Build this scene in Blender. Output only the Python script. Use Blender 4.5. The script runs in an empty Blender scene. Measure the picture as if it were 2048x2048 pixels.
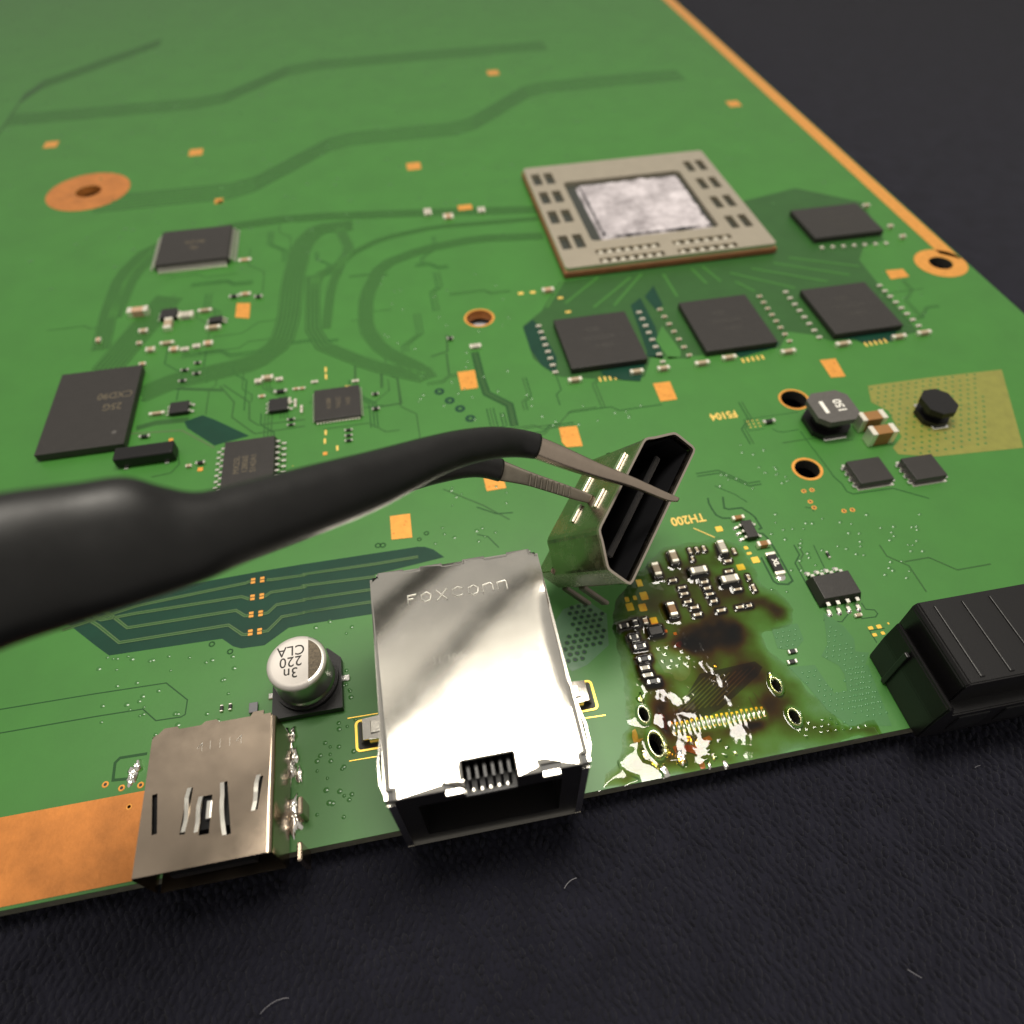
import bpy, bmesh, math, random
import numpy as np
from mathutils import Vector, Matrix, noise as mnoise
random.seed(7)
sc = bpy.context.scene
C0 = sc.collection
sc.unit_settings.system = 'METRIC'
sc.unit_settings.scale_length = 0.01          # one unit is one centimetre

# ------------------------------------------------------------------ camera
FOC, PITCH, YAW, ROLL = 1387.615, 0.8843129, -0.16258407, -0.02808983   # focal length in photo pixels (2048 wide)
EYE = Vector((0, 0, 6.9))
_f = Vector((-math.sin(YAW)*math.cos(PITCH), math.cos(YAW)*math.cos(PITCH), -math.sin(PITCH)))
_r = Vector((math.cos(YAW), math.sin(YAW), 0)); _u = _r.cross(_f)
RGT = math.cos(ROLL)*_r + math.sin(ROLL)*_u
UPV = -math.sin(ROLL)*_r + math.cos(ROLL)*_u
FWD = _f
cam = bpy.data.cameras.new('camera'); camo = bpy.data.objects.new('camera', cam); C0.objects.link(camo)
M = Matrix((RGT, UPV, -FWD)).transposed().to_4x4(); M.translation = EYE
camo.matrix_world = M
cam.sensor_width = 36; cam.lens = 36*FOC/2048; cam.clip_start = .05; cam.clip_end = 500
cam.dof.use_dof = True; cam.dof.focus_distance = 7.1; cam.dof.aperture_fstop = .24
sc.camera = camo

# ------------------------------------------------------------------ light: room ambience, a bench lamp head over the board, a dimmer ceiling fitting
w = bpy.data.worlds.new('World'); sc.world = w; w.use_nodes = True
bg = w.node_tree.nodes['Background']; bg.inputs[0].default_value = (1.0, .95, .86, 1); bg.inputs[1].default_value = .48
def area(name, loc, sx, sy, radiance, col, rz=0):
    l = bpy.data.lights.new(name, 'AREA'); l.shape = 'RECTANGLE'; l.size = sx; l.size_y = sy
    l.energy = radiance*math.pi*sx*sy; l.color = col
    o = bpy.data.objects.new(name, l); C0.objects.link(o); o.location = loc; o.rotation_euler = (0, 0, rz)
    return o
area('bench_lamp', (1.6, 9.6, 30), 19, 8.2, 24, (1, .94, .83), math.radians(8))
area('ceiling_light', (1.5, 18.2, 31), 19, 3.0, .8, (1, .92, .77), math.radians(8))
sc.view_settings.view_transform = 'Standard'; sc.view_settings.look = 'None'
sc.view_settings.exposure = 0; sc.view_settings.gamma = 1
sc.render.engine = 'CYCLES'
sc.cycles.max_bounces = 8; sc.cycles.transparent_max_bounces = 12; sc.cycles.use_denoising = True
sc.cycles.sample_clamp_indirect = 6

# ------------------------------------------------------------------ where a point of the photograph lies in the place
ZR = {}
for i, r_ in enumerate('ABCD'):
    for j in range(4): ZR[r_+str(j+1)] = (190+416*j, (398, 700, 1010, 1330)[i], 420/1932)
ZR.update(E1=(1240,1040,200/1932), E2=(1400,1000,200/1932), E3=(1200,1210,200/1932), E4=(1360,1210,200/1932),
          E5=(1200,1390,200/1932), E6=(1360,1390,200/1932), E7=(500,1240,220/1932), E8=(1640,1180,220/1932),
          F1=(190,590,300/1932), F2=(490,690,300/1932), F3=(1040,590,300/1932), F4=(800,398,300/1932),
          F5=(1060,398,500/1932), F6=(1380,740,300/1932), F7=(1080,840,.20704), F8=(900,820,300/1932), S=(0,0,1), d=(0,0,1.06))
def px(t, x, y):
    a = ZR[t]; return a[0]+x*a[2], a[1]+y*a[2]
def ray(t, x, y):
    X, Y = px(t, x, y)
    return FWD + RGT*((X-1024)/FOC) - UPV*((Y-1024)/FOC)
def up(t, x, y, z=0.0):
    d = ray(t, x, y); return EYE + d*((z-EYE.z)/d.z)
def dep(t, x, y, k):                      # the point at distance k along the viewing axis
    return EYE + ray(t, x, y)*k
def up2(t, pts, z=0.0): return [tuple(up(t, x, y, z)[:2]) for x, y in pts]

# ------------------------------------------------------------------ materials
def mat(name, col, rough=.5, metal=0, var=0, vscale=6, bump=0, bscale=40, spec=.5, coat=0, col2=None, stretch=None, coatr=.1, rvar=0):
    m = bpy.data.materials.new(name); m.use_nodes = True
    nt = m.node_tree; b = nt.nodes['Principled BSDF']
    b.inputs['Base Color'].default_value = (*col, 1); b.inputs['Roughness'].default_value = rough
    b.inputs['Metallic'].default_value = metal; b.inputs['Specular IOR Level'].default_value = spec
    b.inputs['Coat Weight'].default_value = coat; b.inputs['Coat Roughness'].default_value = coatr
    tc = nt.nodes.new('ShaderNodeTexCoord'); mp = nt.nodes.new('ShaderNodeMapping')
    nt.links.new(tc.outputs['Object'], mp.inputs[0])
    if stretch: mp.inputs['Scale'].default_value = stretch
    if var or col2 or rvar:
        n = nt.nodes.new('ShaderNodeTexNoise'); n.inputs['Scale'].default_value = vscale; n.inputs['Detail'].default_value = 6
        n.inputs['Roughness'].default_value = .65
        nt.links.new(mp.outputs[0], n.inputs['Vector'])
        r = nt.nodes.new('ShaderNodeValToRGB'); r.color_ramp.elements[0].position = .3; r.color_ramp.elements[1].position = .72
        c2 = col2 or tuple(c*(1-var) for c in col)
        r.color_ramp.elements[0].color = (*c2, 1); r.color_ramp.elements[1].color = (*tuple(min(1, c*(1+var)) for c in col), 1)
        nt.links.new(n.outputs['Fac'], r.inputs[0]); nt.links.new(r.outputs[0], b.inputs['Base Color'])
        if rvar:
            mr = nt.nodes.new('ShaderNodeMapRange'); mr.inputs[3].default_value = max(0.02, rough-rvar); mr.inputs[4].default_value = rough+rvar
            mr.inputs[1].default_value = .3; mr.inputs[2].default_value = .7
            nt.links.new(n.outputs['Fac'], mr.inputs[0]); nt.links.new(mr.outputs[0], b.inputs['Roughness'])
    if bump:
        n2 = nt.nodes.new('ShaderNodeTexNoise'); n2.inputs['Scale'].default_value = bscale; n2.inputs['Detail'].default_value = 4
        nt.links.new(mp.outputs[0], n2.inputs['Vector'])
        bp = nt.nodes.new('ShaderNodeBump'); bp.inputs['Strength'].default_value = bump; bp.inputs['Distance'].default_value = .01
        nt.links.new(n2.outputs['Fac'], bp.inputs['Height']); nt.links.new(bp.outputs[0], b.inputs['Normal'])
    return m
MT = dict(
    mask=mat('solder_mask', (.031,.150,.016), .47, var=.08, vscale=1.3, bump=.06, bscale=25, spec=.6),
    mask_dark=mat('solder_mask_over_bare_board', (.0035,.036,.020), .42, var=.12, vscale=3, spec=.28),
    mask_mid=mat('solder_mask_over_traces', (.019,.078,.014), .47, var=.10, vscale=2.2, spec=.4),
    mask_line=mat('solder_mask_gap', (.011,.060,.013), .45, spec=.3),
    mask_trace=mat('solder_mask_trace', (.068,.130,.045), .42, spec=.4),
    mask_via=mat('solder_mask_via', (.036,.138,.026), .25, spec=.7),
    mask_glint=mat('solder_mask_glint', (.068,.200,.072), .22, spec=.7),  # lighter green: the highlight on the via tops is put into the colour
    mask_teal=mat('solder_mask_teal', (.036,.140,.034), .42, var=.06, vscale=3),
    mask_bus=mat('solder_mask_bus_line', (.031,.136,.017), .45, spec=.5),
    mask_hole=mat('via_hole', (.006,.030,.020), .4, spec=.4),
    mask_pale=mat('pale_solder_mask', (.074,.165,.084), .33, var=.10, vscale=5, bump=.2, bscale=14),  # pale mask; also the painted sheen of the patch in the flux
    olive=mat('thermal_field', (.19,.19,.036), .42, var=.12, vscale=8),
    copper=mat('bare_copper', (.74,.325,.062), .42, metal=.45, var=.13, vscale=11, bump=.15, bscale=40),
    copper2=mat('copper_strip', (.54,.195,.042), .45, metal=.45, var=.22, vscale=3, bump=.15, bscale=30),
    gold=mat('gold_pad', (.95,.62,.10), .33, metal=.6, var=.05, vscale=20),
    print=mat('copper_print', (.74,.50,.12), .5, metal=.2),
    edge=mat('board_edge', (.12,.115,.085), .55, var=.3, vscale=12, bump=.4, bscale=60),
    chip=mat('mould_compound', (.021,.0185,.017), .45, var=.12, vscale=9, bump=.25, bscale=140, spec=.42),
    chipb=mat('mould_compound_dark', (.014,.013,.013), .42, var=.1, vscale=12, bump=.2, bscale=140, spec=.4),
    plastic=mat('black_plastic', (.0055,.005,.0055), .36, bump=.15, bscale=90, spec=.36),
    grey=mat('grey_plastic', (.14,.135,.15), .5, var=.1),
    tin=mat('tin_plate', (.69,.66,.60), .14, metal=1, var=.03, vscale=4, bump=.05, bscale=170, rvar=.015),
    shell=mat('nickel_shell', (.44,.355,.275), .22, metal=1, var=.05, vscale=3, bump=.02, bscale=60, rvar=.03),
    shell2=mat('worn_shell', (.44,.375,.31), .25, metal=1, var=.2, vscale=5, bump=.12, bscale=18, rvar=.08),
    rim=mat('rim_metal', (.55,.48,.40), .35, metal=1),
    solder=mat('solder', (.86,.84,.79), .16, metal=1, bump=.25, bscale=30),
    lead=mat('lead_metal', (.88,.85,.77), .36, metal=1),
    term=mat('capacitor_end', (.90,.85,.73), .42, metal=.8),
    ceram=mat('ceramic_beige', (.34,.265,.175), .42, var=.08, vscale=18),
    ceramp=mat('ceramic_pink', (.42,.27,.17), .45, var=.08, vscale=18),
    ceramb=mat('ceramic_brown', (.24,.115,.032), .42, var=.1, vscale=18),
    ceramg=mat('ceramic_grey', (.40,.37,.31), .42, var=.06, vscale=18),
    res=mat('resistor_black', (.013,.012,.012), .33, spec=.5),
    white=mat('white_ink', (.72,.70,.64), .5),
    ink=mat('dark_ink', (.025,.022,.018), .6),
    stamp=mat('faint_stamp', (.24,.23,.20), .35, metal=.75),
    laser=mat('laser_mark', (.105,.085,.052), .6),
    laser2=mat('faint_laser_mark', (.034,.031,.027), .55),
    ecan=mat('aluminium_can', (.46,.45,.42), .30, metal=1),
    etop=mat('aluminium_top', (.60,.56,.52), .50, metal=.45, bump=.05, bscale=80),
    eband=mat('capacitor_band', (.115,.088,.055), .42, metal=.3, var=.5, vscale=34),
    ferrite=mat('ferrite_grey', (.075,.069,.064), .5, var=.12, vscale=14),
    frame=mat('nickel_stiffener', (.66,.585,.46), .35, metal=.9, var=.05, vscale=4),
    organic=mat('package_substrate', (.20,.075,.028), .55, var=.2, vscale=9),
    subdark=mat('substrate_top', (.030,.034,.028), .4, var=.2, vscale=8),
    die=mat('die', (.05,.05,.055), .2, spec=.6),
    paste=mat('thermal_paste', (.64,.59,.62), .45, col2=(.17,.15,.16), vscale=2.4, bump=.6, bscale=8),
    coat=mat('tweezer_coating', (.0045,.0043,.0042), .43, bump=.12, bscale=60, var=.25, vscale=4, spec=.38, rvar=.06),
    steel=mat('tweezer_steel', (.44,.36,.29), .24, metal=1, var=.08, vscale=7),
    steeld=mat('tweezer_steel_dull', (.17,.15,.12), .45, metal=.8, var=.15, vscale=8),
    burnt=mat('burnt_residue', (.62,.15,.012), .4, col2=(.16,.025,.004), vscale=22, bump=.5, bscale=30),
    amber=mat('amber_residue', (.66,.36,.02), .35, col2=(.25,.09,.01), vscale=20),
    black=mat('cavity_black', (.006,.006,.007), .5, spec=.3),
    pale=mat('pale_part', (.62,.64,.70), .3, metal=.3),
)
def cloth_mat():
    m = bpy.data.materials.new('dark_cloth'); m.use_nodes = True; nt = m.node_tree; b = nt.nodes['Principled BSDF']
    b.inputs['Roughness'].default_value = .9; b.inputs['Specular IOR Level'].default_value = .15
    b.inputs['Sheen Weight'].default_value = .06; b.inputs['Sheen Roughness'].default_value = .5
    tc = nt.nodes.new('ShaderNodeTexCoord')
    n = nt.nodes.new('ShaderNodeTexNoise'); n.inputs['Scale'].default_value = 2.5; n.inputs['Detail'].default_value = 8
    r = nt.nodes.new('ShaderNodeValToRGB'); r.color_ramp.elements[0].color = (.0045,.0045,.0085,1); r.color_ramp.elements[1].color = (.013,.013,.022,1)
    nt.links.new(tc.outputs['Object'], n.inputs['Vector']); nt.links.new(n.outputs['Fac'], r.inputs[0]); nt.links.new(r.outputs[0], b.inputs['Base Color'])
    n2 = nt.nodes.new('ShaderNodeTexNoise'); n2.inputs['Scale'].default_value = 45; n2.inputs['Detail'].default_value = 3
    nt.links.new(tc.outputs['Object'], n2.inputs['Vector'])
    bp = nt.nodes.new('ShaderNodeBump'); bp.inputs['Strength'].default_value = .7; bp.inputs['Distance'].default_value = .02
    nt.links.new(n2.outputs['Fac'], bp.inputs['Height']); nt.links.new(bp.outputs[0], b.inputs['Normal'])
    return m
MT['cloth'] = cloth_mat()
def flux_mat():
    m = bpy.data.materials.new('flux_gel'); m.use_nodes = True; nt = m.node_tree; nt.nodes.clear()
    o = nt.nodes.new('ShaderNodeOutputMaterial'); mx = nt.nodes.new('ShaderNodeMixShader')
    tr = nt.nodes.new('ShaderNodeBsdfTransparent'); gl = nt.nodes.new('ShaderNodeBsdfGlossy'); fr = nt.nodes.new('ShaderNodeFresnel')
    gl.inputs['Roughness'].default_value = .05; fr.inputs['IOR'].default_value = 1.55
    at = nt.nodes.new('ShaderNodeAttribute'); at.attribute_name = 'burn'
    tc = nt.nodes.new('ShaderNodeTexCoord'); n = nt.nodes.new('ShaderNodeTexNoise'); n.inputs['Scale'].default_value = 7; n.inputs['Detail'].default_value = 6
    nt.links.new(tc.outputs['Object'], n.inputs['Vector'])
    ma = nt.nodes.new('ShaderNodeMath'); ma.operation = 'MULTIPLY_ADD'; ma.inputs[1].default_value = .22; ma.inputs[2].default_value = -.11
    nt.links.new(n.outputs['Fac'], ma.inputs[0])
    ad = nt.nodes.new('ShaderNodeMath'); ad.operation = 'ADD'; nt.links.new(ma.outputs[0], ad.inputs[0]); nt.links.new(at.outputs['Fac'], ad.inputs[1])
    r = nt.nodes.new('ShaderNodeValToRGB'); e = r.color_ramp.elements
    e[0].position = 0; e[0].color = (.97,.98,.94,1); e[1].position = 1; e[1].color = (.045,.020,.012,1)
    for p, c in ((.14,(.80,.84,.52,1)), (.30,(.62,.56,.17,1)), (.50,(.52,.25,.05,1)), (.74,(.20,.085,.025,1))):
        k = e.new(p); k.color = c
    nt.links.new(ad.outputs[0], r.inputs[0]); nt.links.new(r.outputs[0], tr.inputs[0])
    n2 = nt.nodes.new('ShaderNodeTexNoise'); n2.inputs['Scale'].default_value = 20; n2.inputs['Detail'].default_value = 2
    nt.links.new(tc.outputs['Object'], n2.inputs['Vector'])
    bp = nt.nodes.new('ShaderNodeBump'); bp.inputs['Strength'].default_value = .08; bp.inputs['Distance'].default_value = .01
    nt.links.new(n2.outputs['Fac'], bp.inputs['Height'])
    nt.links.new(bp.outputs[0], gl.inputs['Normal']); nt.links.new(bp.outputs[0], fr.inputs['Normal'])
    nt.links.new(fr.outputs[0], mx.inputs[0]); nt.links.new(tr.outputs[0], mx.inputs[1]); nt.links.new(gl.outputs[0], mx.inputs[2])
    nt.links.new(mx.outputs[0], o.inputs[0])
    return m
MT['flux'] = flux_mat()

# ------------------------------------------------------------------ object helpers
def link(name, me, m=None, parent=None, loc=None, rz=0):
    o = bpy.data.objects.new(name, me); C0.objects.link(o)
    if m is not None and not me.materials: me.materials.append(MT[m])
    if parent is not None: o.parent = parent
    if loc is not None: o.location = loc
    if rz: o.rotation_euler = (0, 0, rz)
    return o
def tag(o, label=None, cat=None, group=None, kind=None):
    for k, v in (('label', label), ('category', cat), ('group', group), ('kind', kind)):
        if v: o[k] = v
    return o
def empty(name, loc, label, cat, group=None, rz=0):
    o = bpy.data.objects.new(name, None); C0.objects.link(o); o.location = loc; o.rotation_euler = (0, 0, rz)
    o.empty_display_size = .1
    return tag(o, label, cat, group)
def mesh(name, v, f, smooth=False):
    me = bpy.data.meshes.new(name); me.from_pydata([tuple(p) for p in v], [], f); me.update()
    if smooth: me.polygons.foreach_set('use_smooth', [True]*len(me.polygons))
    return me
def bmesh_to(name, bm, smooth=False):
    me = bpy.data.meshes.new(name); bm.normal_update(); bm.to_mesh(me); bm.free()
    if smooth: me.polygons.foreach_set('use_smooth', [True]*len(me.polygons))
    return me
class MB:
    def __init__(s): s.v = []; s.f = []
    def add(s, v, f):
        n = len(s.v); s.v += [tuple(p) for p in v]; s.f += [tuple(i+n for i in q) for q in f]; return s
    def box(s, x0, x1, y0, y1, z0, z1, tx=0, ty=0):       # tx, ty: how far the top draws in
        v = [(x0,y0,z0),(x1,y0,z0),(x1,y1,z0),(x0,y1,z0),(x0+tx,y0+ty,z1),(x1-tx,y0+ty,z1),(x1-tx,y1-ty,z1),(x0+tx,y1-ty,z1)]
        return s.add(v, [(3,2,1,0),(4,5,6,7),(0,1,5,4),(1,2,6,5),(2,3,7,6),(3,0,4,7)])
    def ribbon(s, pts, wd, z):
        P = [Vector(p[:2]) for p in pts]; L = []; R = []
        for i, p in enumerate(P):
            a = (p-P[i-1]).normalized() if i else None; b = (P[i+1]-p).normalized() if i < len(P)-1 else None
            a = a or b; b = b or a
            t = (a+b); t = t.normalized() if t.length > 1e-6 else a
            n = Vector((-t.y, t.x)); k = wd/2/max(.5, n.dot(Vector((-a.y, a.x))))
            L.append(p+n*k); R.append(p-n*k)
        v = [(p.x,p.y,z) for p in L]+[(p.x,p.y,z) for p in R]; m = len(P)
        return s.add(v, [(m+i, m+i+1, i+1, i) for i in range(m-1)])
    def dome(s, x, y, z, r, h, n=8):
        v = [(x+r*math.cos(6.2832*i/n), y+r*math.sin(6.2832*i/n), z) for i in range(n)]
        v += [(x+r*.6*math.cos(6.2832*i/n), y+r*.6*math.sin(6.2832*i/n), z+h*.8) for i in range(n)]+[(x,y,z+h)]
        f = [(i,(i+1)%n,n+(i+1)%n,n+i) for i in range(n)]+[(n+i,n+(i+1)%n,2*n) for i in range(n)]
        return s.add(v, f)
    def disc(s, x, y, z, r, n=10):
        v = [(x+r*math.cos(6.2832*i/n), y+r*math.sin(6.2832*i/n), z) for i in range(n)]
        return s.add(v, [tuple(range(n))])
    def ring(s, x, y, z, r0, r1, h, n=14, ex=1, rot=0):
        v = []; c, sn = math.cos(rot), math.sin(rot)
        for r, zz in ((r0, z), (r0+(r1-r0)*.3, z+h), (r0+(r1-r0)*.7, z+h), (r1, z)):
            for i in range(n):
                a, b = r*math.cos(6.2832*i/n), ex*r*math.sin(6.2832*i/n); v.append((x+a*c-b*sn, y+a*sn+b*c, zz))
        f = [(k*n+i, (k+1)*n+i, (k+1)*n+(i+1)%n, k*n+(i+1)%n) for k in range(3) for i in range(n)]
        return s.add(v, f)
    def build(s, name, m, parent=None, smooth=False, **k):
        return link(name, mesh(name, s.v, s.f, smooth), m, parent, **k)
def bevbox(name, sx, sy, sz, c=.006, seg=2, z0=0.0, tx=0, ty=0):
    bm = bmesh.new(); mb = MB().box(-sx/2, sx/2, -sy/2, sy/2, z0, z0+sz, tx, ty)
    vs = [bm.verts.new(p) for p in mb.v]
    for f in mb.f: bm.faces.new([vs[i] for i in f])
    bmesh.ops.bevel(bm, geom=list(bm.edges), offset=c, segments=seg, profile=.6, affect='EDGES')
    return bmesh_to(name, bm)
def plate(name, outer, holes, z0, z1, bev=0):             # a flat plate with holes right through it
    bm = bmesh.new(); E = []
    for loop in [outer]+holes:
        vs = [bm.verts.new((x, y, z1)) for x, y in loop]
        E += [bm.edges.new((vs[i], vs[(i+1) % len(vs)])) for i in range(len(vs))]
    r = bmesh.ops.triangle_fill(bm, use_beauty=True, use_dissolve=False, edges=E)
    fs = [g for g in r['geom'] if isinstance(g, bmesh.types.BMFace)]
    for f in fs:
        f.normal_update()
        if f.normal.z < 0: f.normal_flip()
    if z0 is not None:
        x = bmesh.ops.extrude_face_region(bm, geom=list(bm.faces))
        low = [g for g in x['geom'] if isinstance(g, bmesh.types.BMVert)]
        for v in low: v.co.z = z0
        bmesh.ops.recalc_face_normals(bm, faces=list(bm.faces))
    return bmesh_to(name, bm)
def ell(cx, cy, rx, ry=None, n=28, rot=0):
    ry = ry or rx; c, s = math.cos(rot), math.sin(rot)
    return [(cx+rx*math.cos(6.2832*i/n)*c-ry*math.sin(6.2832*i/n)*s, cy+rx*math.cos(6.2832*i/n)*s+ry*math.sin(6.2832*i/n)*c) for i in range(n)]
def rrect(x0, x1, y0, y1, r, n=4):
    P = []
    for cx, cy, a in ((x1-r,y1-r,0),(x0+r,y1-r,90),(x0+r,y0+r,180),(x1-r,y0+r,270)):
        P += [(cx+r*math.cos(math.radians(a+90*i/n)), cy+r*math.sin(math.radians(a+90*i/n))) for i in range(n+1)]
    return P
def text(name, s, size, m, parent, loc, rz=0, ext=.0008, align='CENTER', sx=1, spacing=1, bold=0, line=1):
    c = bpy.data.curves.new(name, 'FONT'); c.body = s; c.size = size; c.extrude = ext; c.align_x = align; c.align_y = 'CENTER'
    c.space_character = spacing; c.space_line = line; c.offset = bold; c.resolution_u = 4
    c.materials.append(MT[m])
    o = bpy.data.objects.new(name, c); C0.objects.link(o); o.parent = parent; o.location = loc; o.rotation_euler = (0, 0, rz); o.scale = (sx, 1, 1)
    return o

# ================================================================== SETTING: the cloth
gx = np.linspace(-30, 30, 61)
CL = -.34
mb = MB(); mb.box(-40, 45, -8, 60, CL-.3, CL)
cl = mb.build('cloth', 'cloth'); tag(cl, 'dark grey woven cloth lying under the circuit board', 'cloth', kind='structure')
# the woven nubs of the cloth where it shows from near
def nubs(x0, x1, y0, y1, p=.085):
    m_ = MB()
    for j, y in enumerate(np.arange(y0, y1, p*.86)):
        for x in np.arange(x0, x1, p):
            k0 = len(m_.v); cx = x+(p/2 if j % 2 else 0)+random.uniform(-.02,.02); cy = y+random.uniform(-.02,.02); sl_ = .35*math.sin(x*9+j)+random.uniform(-.4,.4)
            m_.dome(0, 0, CL, p*random.uniform(.34,.60), random.uniform(.015,.05), 7)
            m_.v[k0:] = [(cx+a*.78+b*sl_, cy+b*1.35, c) for a, b, c in m_.v[k0:]]
    o = m_.build('cloth_nubs', 'cloth', cl, True); o['kind'] = 'stuff'
nubs(-6, 10.5, -2.2, 2.4)
lm = MB()
for _ in range(24):                                       # lint
    x, y, a = random.uniform(-5, 9), random.uniform(-1.5, 1.9), random.uniform(0, 6.28); L = random.uniform(.05, .3); bend = random.uniform(-1.2, 1.2); P = [(x, y)]
    for k in range(5): P.append((P[-1][0]+L/5*math.cos(a+bend*k/4), P[-1][1]+L/5*math.sin(a+bend*k/4)))
    lm.ribbon(P, random.uniform(.003, .005), CL+.05)
o = lm.build('lint', 'grey', cl); o['kind'] = 'stuff'

# ================================================================== THE CIRCUIT BOARD
YF, XR = 1.98, 9.93
board = empty('circuit_board', (0, 0, 0), 'green circuit board with copper pads and traces lying on the dark cloth', 'circuit board')
hole1 = up('A2', 1622, 1095); hole2 = up('B4', 690, 455); hole3 = up('B4', 812, 1095); hole4 = up('A1', -60, -70); hole5 = up('A4', 2040, 590)
fl_slots = [('E5', 840, 380, .045, .075), ('E5', 1080, 950, .062, .11), ('E4', 1850, 1560, .045, .075), ('D4', 690, 480, .05, .075)]
holes = [ell(hole1.x, hole1.y, .215), ell(hole2.x, hole2.y, .19), ell(hole3.x, hole3.y, .165), ell(hole4.x, hole4.y, .26), ell(hole5.x, hole5.y, .2)]
slots = []
for t, x, y, rx, ry in fl_slots:
    p = up(t, x, y); slots.append((p.x, p.y, rx, ry)); holes.append(ell(p.x, p.y, rx, ry, 16))
outer = [(-14, YF), (4.45, YF+.02), (XR, YF+.02), (XR, 34), (-14, 34)]
link('solder_mask', plate('solder_mask', outer, holes, -.012, 0), 'mask', board)
link('laminate', plate('laminate', outer, holes, -.16, -.0125), 'edge', board)
def poly(name, t, pts, m, z, label=None):
    P = up2(t, pts) if t else pts
    o = link(name, plate(name, P, [], None, zz(z)), m, board)
    if label: o['label'] = label
    return o
def mpoly(name, pts, m, z):                               # points from several zooms
    return poly(name, None, [tuple(up(*p)[:2]) for p in pts], m, z)
Z1, Z2, Z3 = .0012, .0036, .0060
_zk = [0]
def zz(z):                                                # every sheet gets a height of its own
    _zk[0] += 1; return z+_zk[0]*4e-6
# dark field with the paired traces, lower left
mpoly('bare_field', [('C1',-1700,-120),('C1',-1250,300),('C1',0,1290),('C1',130,1385),('C1',1170,1230),('C1',1270,1300),('C1',1350,1320),('C1',1560,1290),('C1',1780,1130),
      ('C1',1932,1100),('C2',660,1000),('C2',660,640),('C2',1300,480),('C2',1200,410),('C2',1120,385),('C2',1050,385),('C2',0,545),('C1',1640,590),('C1',700,760),('C1',0,700),('C1',-900,-100)], 'mask_dark', Z1)
def trace(pts, wd, m='mask_trace', z=Z2, t=None):
    P = [up(t, *p) if t else up(*p) for p in pts]
    return MB().ribbon(P, wd, zz(z)).build('trace', m, board)
def pair(segs):
    for P in segs:
        W = [up(*p) for p in P]
        MB().ribbon(W, .034, zz(Z2)).build('trace', 'mask_mid', board)
        e = MB()
        for s_ in (-.014, .014):
            Q = []
            for i, p in enumerate(W):
                a = W[max(0,i-1)]; b = W[min(len(W)-1,i+1)]; tt = (b-a).normalized(); Q.append(Vector((p.x-tt.y*s_, p.y+tt.x*s_)))
            e.ribbon(Q, .011, Z3)
        e.build('trace', 'mask_trace', board)
C = 'C1'; D = 'C2'
pair([[(C,-300,1150),(C,400,925),(C,1390,720),(C,1430,702)], [(C,1580,690),(C,1620,690),(C,1932,647),(D,0,640),(D,660,545),(D,1060,478)],
      [(C,-500,740),(C,60,1060),(C,370,1000),(C,1350,845),(C,1420,868)], [(C,1560,845),(C,1620,805),(C,1932,757),(D,0,745),(D,660,662)],
      [(C,-400,640),(C,190,1045),(C,300,1132),(C,1300,972),(C,1380,1022),(C,1420,1020)], [(C,1550,1003),(C,1590,995),(C,1670,920),(C,1932,877),(D,0,872),(D,660,775)],
      [(C,-600,720),(C,30,1110),(C,225,1268),(C,1230,1107),(C,1360,1195),(C,1410,1192)], [(C,1540,1168),(C,1590,1160),(C,1720,1030),(C,1932,992),(D,0,990),(D,660,888)]])
def pad(t, x, y, wd, dp, m='gold', z=Z3, name='pad'):
    p = up(t, x, y); return MB().box(p.x-wd/2, p.x+wd/2, p.y-dp/2, p.y+dp/2, 0, z+.002).build(name, m, board)
for y, a, b in ((700,1455,1540), (852,1450,1535), (1010,1438,1525), (1175,1430,1515)):
    for x in (a, b):
        p = up('C1', x, y-(12 if x == b else 0))
        for dy in (-.022, .022): MB().box(p.x-.025, p.x+.025, p.y+dy-.016, p.y+dy+.016, 0, Z3).build('pad', 'copper', board)
# grooves: the dark outlines of the copper pours
def groove(pts, wd, t=None, m='mask_line', z=Z1):
    P = [up(t, *p) if t else up(*p) for p in pts]; return MB().ribbon(P, wd, zz(z)).build('groove', m, board)
groove([(-1700,545),(0,265),(655,165),(850,320),(830,455),(790,478),(560,512),(440,405),(0,475),(-1700,770)], .013, 'D1')
groove([(480,815),(230,855),(185,900),(165,1060),(320,1045)], .028, 'D1')
groove([(150,-40),(170,60),(230,170),(310,290),(430,350),(590,350)], .024, 'E2')
groove([(440,-60),(450,20),(470,160),(560,180),(800,150),(960,250),(1060,330),(1190,540),(1130,570)], .024, 'E2')
groove([(1120,640),(1210,650),(1310,740),(1480,1000),(1790,1560),(1700,1630),(1500,1620),(1420,1570),(1180,1110)], .024, 'E2')
groove([(690,640),(1400,540)], .010, 'F6'); groove([(690,640),(770,785),(960,755)], .010, 'F6'); groove([(1060,755),(1120,790),(1200,800),(1400,765)], .012, 'F6')
groove([('F6',1420,790),('F6',1760,1260),('B4',860,890),('B4',1060,1170),('B4',1130,1230),('B4',1175,1300),('B4',1235,1325),('B4',1600,1272),('B4',1932,1365)], .016)
groove([(-40,1250),(150,1330),(260,1400)], .012, 'B4')
groove([(1580,20),(1640,260),(1690,400),(1900,505),(1945,700)], .125, 'B2', 'mask_line'); groove([(1580,20),(1640,260),(1690,400),(1900,505),(1945,700)], .060, 'B2', 'mask_mid', Z2)
groove([(720,140),(725,350)], .045, 'B2', 'mask_mid'); groove([(850,140),(905,490),(720,520)], .03, 'B2', 'mask_mid'); groove([(1320,30),(1345,230)], .03, 'B2', 'mask_mid'); groove([(480,100),(480,270)], .035, 'B2', 'mask_mid')
groove([(1290,1280),(1660,1430),(1900,1560)], .018, 'B2', 'mask_mid'); groove([(1600,20),(1780,80),(1932,70)], .018, 'C2')
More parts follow.
